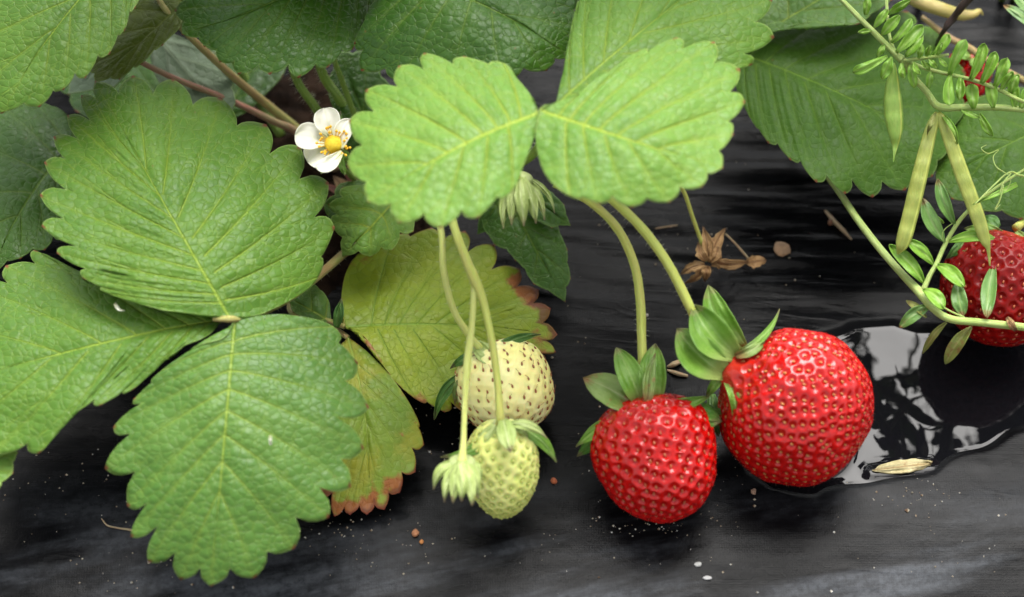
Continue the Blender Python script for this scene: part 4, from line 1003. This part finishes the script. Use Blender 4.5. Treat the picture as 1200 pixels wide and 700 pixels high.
def pebble(label, name, cat, u, v, rx, ry, hz, col, group=None, m=None):
    c = G(u, v); k = 43.3; VV, FF = [], []; NA, NB = 8, 12; sdv = rng.random() * 50
    for i in range(NA + 1):
        la = math.pi * i / NA
        for j in range(NB):
            lo = 6.2832 * j / NB; d = np.array([math.sin(la) * math.cos(lo), math.sin(la) * math.sin(lo), math.cos(la)])
            f = 1 + .35 * noise.noise(Vector(d * 1.5) + Vector((sdv, 0, 0)))
            VV.append(c + np.array([d[0] * rx / k, d[1] * ry / k / .79, d[2] * hz + hz * .7]) * f)
    for i in range(NA):
        for j in range(NB): FF.append((i * NB + j, (i + 1) * NB + j, (i + 1) * NB + (j + 1) % NB, i * NB + (j + 1) % NB))
    o = mesh(name, VV, FF, m or simple_mat(name, col, tuple(x * .65 for x in col), .6, 8, .05, 20), loc=c, weld=.0005)
    return setp(o, label, cat, group)
pebble('flat tan disc of dead leaf lying on the film near the broad leaf', 'leaf_disc', 'leaf scrap', 916, 293, 10, 9, .04, (.40, .24, .12))
pebble('tiny orange-red grain right of the green strawberry', 'grain', 'grain', 649, 565, 3.6, 3.0, .07, (.45, .12, .04), 'reddish grains on the film')
pebble('tiny reddish grain below the browned leaf, larger of two', 'grain', 'grain', 487, 626, 4.0, 3.4, .07, (.42, .18, .08), 'reddish grains on the film')
pebble('tiny orange grain below the browned leaf, smaller of two', 'grain', 'grain', 494, 636, 2.4, 2.2, .05, (.55, .22, .06), 'reddish grains on the film')
pebble('pale tan crumb in front of the largest strawberry', 'grain', 'grain', 883, 577, 3.2, 3.0, .05, (.42, .26, .17), 'pale crumbs on the film')
pebble('white chip on the film at the lower right', 'chip', 'chip', 818, 662, 4.0, 2.4, .03, (.45, .45, .43), 'white chips on the film')
pebble('smaller pale chip right of the bigger white chip at the lower edge', 'chip', 'chip', 829, 678, 5, 2.0, .03, (.45, .45, .44), 'white chips on the film')
pebble('brown pebble beside the short dry twig', 'pebble', 'pebble', 973, 262, 3.0, 3.2, .07, (.26, .12, .06))
pebble('pale husk on the film left of the big strawberry stalk', 'chip', 'chip', 757, 370, 3, 2, .03, (.32, .30, .26), 'white chips on the film')

def stick(label, name, cat, pts, m, group=None, flat=1.0, thin=True):
    t_ = [(G(u, v, r * .9 + dz), r) for u, v, r, dz in pts]
    o = tube(name, t_, MAT[m], None, seg=7, sub=5, wob=.25, flat=flat); return setp(o, label, cat, group)
stick('short dry tan twig lying on the film below the broad leaf', 'twig', 'twig', [(967, 247, .03, 0), (976, 258, .06, 0), (986, 268, .06, .03), (998, 281, .02, 0)], 'tan_stick')
stick('upper of two pale dry straws behind the left red strawberry', 'straw', 'straw', [(782, 430, .03, 0), (790, 427, .07, .05), (802, 422, .05, 0)], 'tan_stick', 'dry straw bits')
stick('lower of two pale dry straws behind the left red strawberry', 'straw', 'straw', [(782, 434, .03, 0), (794, 438, .06, .03), (806, 441, .04, 0)], 'tan_stick', 'dry straw bits')
stick('fine curled root thread lying left of the lowest leaflet', 'root_thread', 'root', [(119, 608, .012, 0), (126, 616, .02, .05), (138, 619, .022, .02), (152, 621, .03, .02), (160, 624, .015, 0)], 'tan_stick')
stick('pale thin fibre on the film between the stalks and the withered flower', 'fibre', 'fibre', [(768, 268, .012, 0), (780, 266, .02, .01), (794, 264, .012, 0)], 'tan_stick')
# husk floating in the puddle
hk = thing('seed_husk', 'pale straw-coloured husk floating in the puddle', 'husk', P(1057, 548, WATER))
blade('husk_shell', hk, (1022, 551), (1092, 543), 17, WATER + .06, WATER + .06, blade_mat('husk', (.34, .29, .13), (.48, .42, .22), (.16, .09, .03), rough=.5, trans=.05, bump=.05, spots=(.30, .20, .08)), 'vetch', arch=.12, cup=-.10, ragged=.2, thick=.05, lines=3)

fk = thing('petal_scrap', 'tiny white dried petal scrap stuck on the lowest big leaflet', 'petal scrap', P(317, 515, 4.0))
blade('scrap', fk, (316, 511), (318, 522), 3.5, 4.35, 4.2, MAT['petal'], 'oval', arch=.03, cup=.02, ragged=.6, nl=8, nw=3)
fk = thing('petal_scrap', 'tiny curled white petal scrap stuck on the leaflet at the left edge', 'petal scrap', P(140, 359, 4.3))
blade('scrap', fk, (135, 355), (146, 364), 4, 4.75, 4.7, MAT['petal'], 'thin', arch=.03, cup=.02, ragged=.6, nl=8, nw=3, bend=.2)
# crumbs
VV, FF = [], []
cl = [(420, 620, 40, 16, 35), (450, 640, 60, 25, 40), (740, 560, 70, 25, 30), (1080, 580, 30, 14, 40), (60, 560, 50, 30, 40), (500, 480, 20, 40, 40), (150, 640, 60, 40, 60), (775, 616, 40, 6, 50), (1120, 640, 70, 40, 26), (900, 640, 200, 40, 30), (650, 640, 150, 40, 25), (800, 300, 120, 80, 60), (880, 560, 60, 20, 20)]
for (cu, cv, su, sv, n_) in cl:
    for _ in range(n_):
        u, v = rng.gauss(cu, su), rng.gauss(cv, sv)
        c = G(u, v); r = abs(rng.gauss(0, .014)) + .008
        b0 = len(VV); q = [unit(np.array([rng.gauss(0, 1) for _ in range(3)])) * r * rng.uniform(.7, 1.6) for _ in range(4)]
        o6 = [(1, 0, 0), (-1, 0, 0), (0, 1, 0), (0, -1, 0), (0, 0, 1), (0, 0, -1)]
        for d in o6: VV.append(c + np.array(d) * r * rng.uniform(.5, 1.4) + np.array([0, 0, r * .4]))
        for f in [(0, 2, 4), (2, 1, 4), (1, 3, 4), (3, 0, 4), (2, 0, 5), (1, 2, 5), (3, 1, 5), (0, 3, 5)]: FF.append(tuple(b0 + k for k in f))
mi = [0 if rng.random() < .6 else (1 if rng.random() < .6 else 2) for _ in range(len(FF) // 8) for _k in range(8)]
g = mesh('crumbs', VV, FF, None, smooth=False, matidx=mi, mats=[solid('grit pale', (.30, .26, .19), .8), solid('grit brown', (.14, .08, .04), .8), solid('grit white', (.50, .50, .47), .6)])
setp(g, 'scattered grains of sand and soil on the black film', 'grit', None, 'stuff')

# ------------------------------------------------------------------ vetch
def vstem(parent, pts, r, **k): return tube('stem', [(u, v, h, r * q) for (u, v, h, q) in pts], MAT['vetch_stem'], parent, seg=8, sub=8, **k)
v1 = thing('vetch_plant', 'vetch shoot with two long ripe pods and feathery leaves, crossing the right side high', 'vetch', G(1300, 120, 0))
vstem(v1, [(975, -12, 7.4, .8), (1004, 18, 7.2, .9), (1026, 40, 7.0, 1), (1048, 62, 6.8, 1.1), (1057, 70, 6.7, 1.5)], .075)
vstem(v1, [(1038, -15, 7.0, .8), (1040, 20, 6.9, .8), (1043, 45, 6.8, .8), (1050, 64, 6.7, 1)], .055)
vstem(v1, [(1057, 70, 6.7, 1.4), (1078, 78, 6.6, .9), (1098, 84, 6.5, .9), (1140, 94, 6.3, .9), (1172, 106, 6.1, .9), (1205, 121, 5.9, .9), (1260, 130, 3.5, .9), (1300, 120, .2, 1)], .055)
vstem(v1, [(1057, 70, 6.7, 1.2), (1070, 90, 6.3, 1.2), (1086, 108, 6.0, 1.2), (1100, 125, 5.8, 1.4), (1130, 126, 5.7, 1.3), (1165, 126, 5.6, 1.2), (1205, 129, 5.5, 1.2), (1260, 134, 3.2, 1.1), (1300, 122, .2, 1)], .07)
vstem(v1, [(1060, 71, 6.8, 1), (1085, 68, 7.0, .9), (1112, 64, 7.2, .7)], .045)
VL = [((1014, 18), (1017, -4), 9, 7.3, 7.6), ((1022, 36), (1005, 38), 8, 7.1, 7.2), ((1024, 33), (1040, 11), 11, 7.2, 7.6), ((1040, 17), (1067, 0), 11, 7.0, 7.4), ((1033, 41), (1054, 18), 12, 7.1, 7.5),
      ((1044, 50), (1069, 22), 14, 7.0, 7.4), ((1050, 62), (1082, 30), 17, 6.9, 7.3), ((1062, 67), (1082, 42), 12, 6.9, 7.3), ((1028, 68), (1037, 52), 9, 6.7, 7.0), ((1040, 66), (999, 85), 14, 6.9, 6.7),
      ((1045, 67), (1033, 93), 12, 6.9, 6.5), ((1056, 74), (1059, 92), 9, 6.8, 6.6), ((1066, 76), (1072, 104), 12, 6.8, 6.3),
      ((1076, 69), (1081, 52), 7, 7.1, 7.5), ((1086, 67), (1090, 54), 7, 7.1, 7.5), ((1092, 68), (1112, 40), 14, 7.0, 7.5), ((1098, 66), (1104, 50), 8, 7.1, 7.4), ((1070, 72), (1078, 88), 7, 7.0, 6.8), ((1080, 71), (1090, 83), 7, 7.0, 6.8),
      ((1088, 70), (1098, 80), 7, 7.1, 6.9), ((1100, 68), (1110, 78), 7, 7.1, 6.9), ((1113, 88), (1132, 46), 14, 6.5, 7.2), ((1137, 94), (1154, 51), 14, 6.4, 7.1), ((1150, 98), (1167, 61), 16, 6.3, 6.9), ((1166, 102), (1181, 68), 14, 6.2, 6.8),
      ((1172, 106), (1187, 84), 11, 6.1, 6.6), ((1184, 112), (1193, 87), 12, 6.0, 6.5), ((1114, 88), (1113, 124), 15, 6.5, 6.2), ((1126, 90), (1124, 118), 12, 6.4, 6.1), ((1141, 128), (1138, 98), 21, 5.8, 6.2), ((1164, 127), (1161, 97), 16, 5.8, 6.2),
      ((1188, 128), (1187, 96), 14, 5.7, 6.1), ((1196, 128), (1206, 100), 12, 5.7, 6.1), ((1148, 133), (1163, 160), 11, 5.6, 5.4), ((1092, 82), (1088, 104), 8, 6.5, 6.2), ((1126, 128), (1148, 138), 7, 5.7, 5.6)]
for i, (a, b, w, h0, h1) in enumerate(VL):
    blade('leaflet', v1, a, b, w * rng.uniform(.78, 1.08), h0, h1, MAT['vetch'], 'obov' if w > 12 else 'vetch', arch=.07, cup=rng.uniform(.0, .14), bend=rng.uniform(-.05, .05), nl=12, nw=4, thick=.015, twist=rng.uniform(-.1, .1), lines=2)
def pod(parent, pts, m, flat=.5, seg=16):
    return tube('pod', pts, MAT[m], parent, seg=seg, sub=10, flat=flat)
pod(v1, [(1097, 131, 5.7, .03), (1096, 138, 5.65, .12), (1089, 160, 5.4, .17), (1078, 205, 4.9, .20), (1066, 255, 4.2, .20), (1058, 284, 3.8, .18), (1052, 298, 3.5, .03)], 'pod', .55)
pod(v1, [(1101, 131, 5.7, .03), (1103, 139, 5.65, .12), (1113, 164, 5.4, .18), (1128, 206, 4.9, .20), (1145, 252, 4.3, .195), (1154, 280, 3.9, .15), (1158, 292, 3.7, .06), (1160, 312, 3.4, .02)], 'pod', .55)
blade('pod_husk', v1, (1096, 133), (1086, 158), 6, 5.8, 5.5, MAT['vetch_old'], nl=10, nw=3)
blade('pod_husk', v1, (1102, 133), (1122, 172), 6, 5.6, 5.3, MAT['vetch'], nl=10, nw=3, bend=-.12)
tube('tendril', [(1142, 240, 5.0, .018), (1166, 216, 5.1, .022), (1184, 202, 5.2, .026), (1204, 206, 5.2, .03), (1260, 190, 2.5, .035)], MAT['vetch_stem'], v1, seg=6)
tube('tendril', [(1186, 202, 5.2, .02), (1176, 214, 5.2, .014), (1172, 228, 5.1, .012), (1180, 222, 5.0, .012), (1184, 208, 5.2, .012), (1168, 196, 5.3, .012), (1164, 184, 5.3, .012), (1170, 176, 5.3, .012), (1158, 180, 5.4, .012), (1150, 174, 5.4, .01), (1156, 170, 5.4, .01)], MAT['vetch_stem'], v1, seg=6)
tube('tendril', [(1176, 217, 5.2, .016), (1172, 234, 5.1, .014), (1166, 246, 5.0, .012), (1172, 240, 4.9, .01)], MAT['vetch_stem'], v1, seg=6)
blade('leaflet', v1, (1192, 216), (1140, 240), 6, 4.8, 4.7, MAT['vetch'], 'thin', nl=10, nw=3)

v2 = thing('vetch_pod', 'single green vetch pod hanging by itself in front of the broad deep green leaf', 'vetch pod', P(1047, 76, 6.6))
pod(v2, [(1047, 74, 6.6, .04), (1047, 84, 6.5, .10), (1046, 104, 6.2, .20), (1047, 130, 5.8, .245), (1049, 152, 5.5, .20), (1049, 170, 5.2, .09), (1048, 180, 5.1, .035), (1047, 190, 5.0, .012)], 'pod_green', .6)

v3 = thing('vetch_plant', 'long pale vetch stem bending right in front of the dark red strawberry', 'vetch', G(930, 150, 0))
tube('stem', [(930, 150, .4, .09), (952, 182, 1.2, .09), (982, 223, 2.2, .09), (1004, 256, 2.5, .095), (1030, 290, 2.7, .10), (1056, 320, 2.8, .10), (1077, 342, 2.9, .12), (1094, 362, 3.0, .10), (1114, 374, 3.0, .10), (1150, 378, 2.9, .10), (1205, 384, 2.8, .10), (1270, 392, .5, .10)], MAT['vetch_stem'], v3, seg=9)
vstem(v3, [(1082, 340, 2.95, 1.2), (1090, 322, 3.1, 1), (1097, 310, 3.2, 1), (1111, 280, 3.5, .9), (1131, 251, 3.9, .8), (1165, 222, 4.4, .6), (1205, 196, 4.8, .5)], .065)
vstem(v3, [(1105, 360, 3.0, .8), (1116, 366, 3.1, .7), (1130, 372, 3.0, .7)], .035)
for a, b, w, h0, h1, m, bd in [((1083, 332), (1042, 287), 17, 3.0, 3.4, 'vetch', .05), ((1094, 310), (1062, 281), 14, 3.2, 3.7, 'vetch', .06), ((1107, 284), (1081, 232), 18, 3.5, 4.3, 'vetch_deep', -.04), ((1119, 263), (1099, 210), 15, 3.8, 4.7, 'vetch_deep', -.05),
                           ((1112, 283), (1166, 279), 13, 3.5, 3.9, 'vetch', -.08), ((1097, 310), (1130, 336), 17, 3.2, 3.3, 'vetch', -.08), ((1082, 339), (1106, 362), 17, 3.2, 3.3, 'vetch', -.12), ((1122, 328), (1129, 371), 19, 3.1, 2.8, 'vetch_deep', .04),
                           ((1165, 309), (1157, 373), 18, 3.0, 3.1, 'vetch_deep', .04), ((1091, 358), (1054, 384), 15, 2.8, 2.3, 'vetch_deep', .06), ((1109, 378), (1081, 415), 8, 2.8, 1.6, 'vetch_old', .06), ((1138, 383), (1108, 427), 16, 2.7, 1.6, 'vetch_old', .05),
                           ((1086, 372), (1062, 352), 8, 2.7, 2.4, 'vetch_old', .05), ((1106, 262), (1090, 250), 6, 3.2, 3.2, 'vetch', 0)]:
    blade('leaflet', v3, a, b, w, h0, h1, MAT[m], 'vetch', arch=.14, cup=.14, bend=bd, nl=16, nw=5, thick=.016, lines=3)
tube('tendril', [(1107, 284, 3.5, .016), (1104, 275, 3.7, .012), (1108, 268, 3.8, .012), (1116, 262, 3.9, .01)], MAT['vetch_stem'], v3, seg=6)
blade('bract', v3, (1180, 372), (1192, 388), 8, 3.0, 2.9, MAT['sepal_dry'], nl=8, nw=3, ragged=.4)
blade('bract', v3, (1190, 388), (1180, 376), 6, 2.9, 3.1, MAT['sepal_dry'], nl=8, nw=3, ragged=.4)

# tan pod and dead stem at the top right
v4 = thing('vetch_pod', 'tan ripe vetch pod with an orange tip, at the top edge under a dark stick', 'vetch pod', P(1100, 8, 4.0))
pod(v4, [(1050, -14, 4.4, .16), (1072, 0, 4.2, .20), (1100, 10, 4.0, .21), (1124, 17, 3.8, .18), (1140, 17, 3.7, .12), (1148, 13, 3.6, .07), (1152, 18, 3.5, .02)], 'pod_tan', .8)
v5 = thing('dry_twig', 'dark brown dead stem crossing over the tan pod at the top right', 'twig', G(1090, 60, 0))
tube('stem', [(1160, -30, 6.2, .10), (1136, -2, 5.6, .11), (1118, 20, 5.0, .10), (1103, 41, 4.4, .06), (1095, 60, 2.0, .05), (1090, 70, .2, .05)], MAT['dry_stick'], v5, wob=.3)
v6 = thing('yellow_stalk', 'pinkish yellow strawberry stalk sloping down right behind the vetch leaves', 'stalk', G(1260, 130, 0))
tube('stalk', [(1080, 20, 3.6, .07), (1112, 44, 3.4, .09), (1135, 56, 3.2, .10), (1158, 72, 2.9, .10), (1205, 98, 2.0, .10), (1260, 130, .3, .10)], stem_mat('yellow pink stalk', (.44, .38, .12), (.46, .34, .14), pink=(.44, .24, .14)), v6)
v7 = thing('vetch_sprig', 'short green vetch leaflet pair entering from the top right corner', 'vetch', P(1230, 40, 4.5))
blade('leaflet', v7, (1222, 42), (1176, 6), 13, 4.6, 5.0, MAT['vetch_deep'], 'vetch', bend=.06, nl=14, nw=5)
blade('leaflet', v7, (1225, 30), (1186, -8), 16, 4.4, 4.6, MAT['vetch_deep'], 'vetch', bend=.03, nl=14, nw=5)
tube('stem', [(1225, 44, 4.6, .05), (1245, 60, 3.0, .05), (1265, 90, .2, .05)], MAT['vetch_stem'], v7)

# unseen leaves added above the frame to block sky in film and puddle reflections
def project(p):
    d = np.asarray(p) - CAM; z = d @ FWD; return 600 + FPX * d[0] / z, 350 - FPX * (d @ UP) / z
BEY = [(600, 200, 11, 90, 'leaf_dark'), (520, 330, 13, 95, 'leaf_mid2'), (700, 340, 13, 100, 'leaf_dark'), (800, 220, 11, 85, 'leaf_dark'), (880, 400, 12, 80, 'leaf_mid2'),
       (620, 480, 15, 100, 'leaf_dark'), (440, 470, 15, 100, 'leaf_mid'), (780, 480, 15, 90, 'leaf_dark'), (300, 330, 12, 95, 'leaf_dark'), (940, 270, 10, 70, 'leaf_mid2'),
       (1195, 440, 10.5, 62, 'leaf_dark'), (1120, 395, 11, 40, 'leaf_mid2'), (1010, 440, 10, 26, 'leaf_mid2'), (960, 500, 11.5, 40, 'leaf_dark'), (250, 520, 14, 90, 'leaf_mid'), (1190, 520, 13, 75, 'leaf_dark'), (1105, 560, 14.5, 50, 'leaf_dark'), (1050, 505, 12, 24, 'leaf_mid2'), (985, 515, 12, 22, 'leaf_dark'), (1000, 395, 9.5, 14, 'leaf_dark'), (1260, 440, 11.5, 80, 'leaf_dark'), (150, 160, 9, 110, 'leaf_dark'), (330, 110, 9, 110, 'leaf_dark'), (30, 330, 12, 110, 'leaf_dark'), (60, 60, 8, 100, 'leaf_dark'), (900, 90, 9, 70, 'leaf_dark'), (1150, 40, 8, 80, 'leaf_dark')]
for i, (u, v, h, w, m) in enumerate(BEY):
    c = P(u, v, -h + 2 * WATER); c[2] = h          # where its mirror image falls on the wet film
    pu, pv = project(c); k = w
    if pv + k * 1.15 > -6: pv = -6 - k * 1.15
    foot = P(pu, pv, h); foot = np.array([foot[0] + rng.uniform(-1, 1), max(foot[1] + 2.5, 11.5), 0.0])
    o = leafthing('added strawberry leaf shaping the reflections, above the top edge of the photo, outside the view', foot, 'added leaves beyond the frame')
    leaflet(o, (pu, pv - k), (pu - 12, pv + k), [(pu - k * .6, pv - k * .85), (pu - k, pv - k * .3), (pu - k * .95, pv + k * .3), (pu - k * .5, pv + k * .85)],
            [(pu + k * .6, pv - k * .85), (pu + k, pv - k * .3), (pu + k * .95, pv + k * .3), (pu + k * .45, pv + k * .85)],
            (h, h - .4), MAT[m], arch=.4, nsm=1, notch=.12, seed=300 + i)
    a = P(pu, pv - k, h)
    tube('petiole', [(a - [0, 0, .05], .08), (a + [0, .6, -h * .4], .10), (foot, .12)], MAT['stem_green'], o)
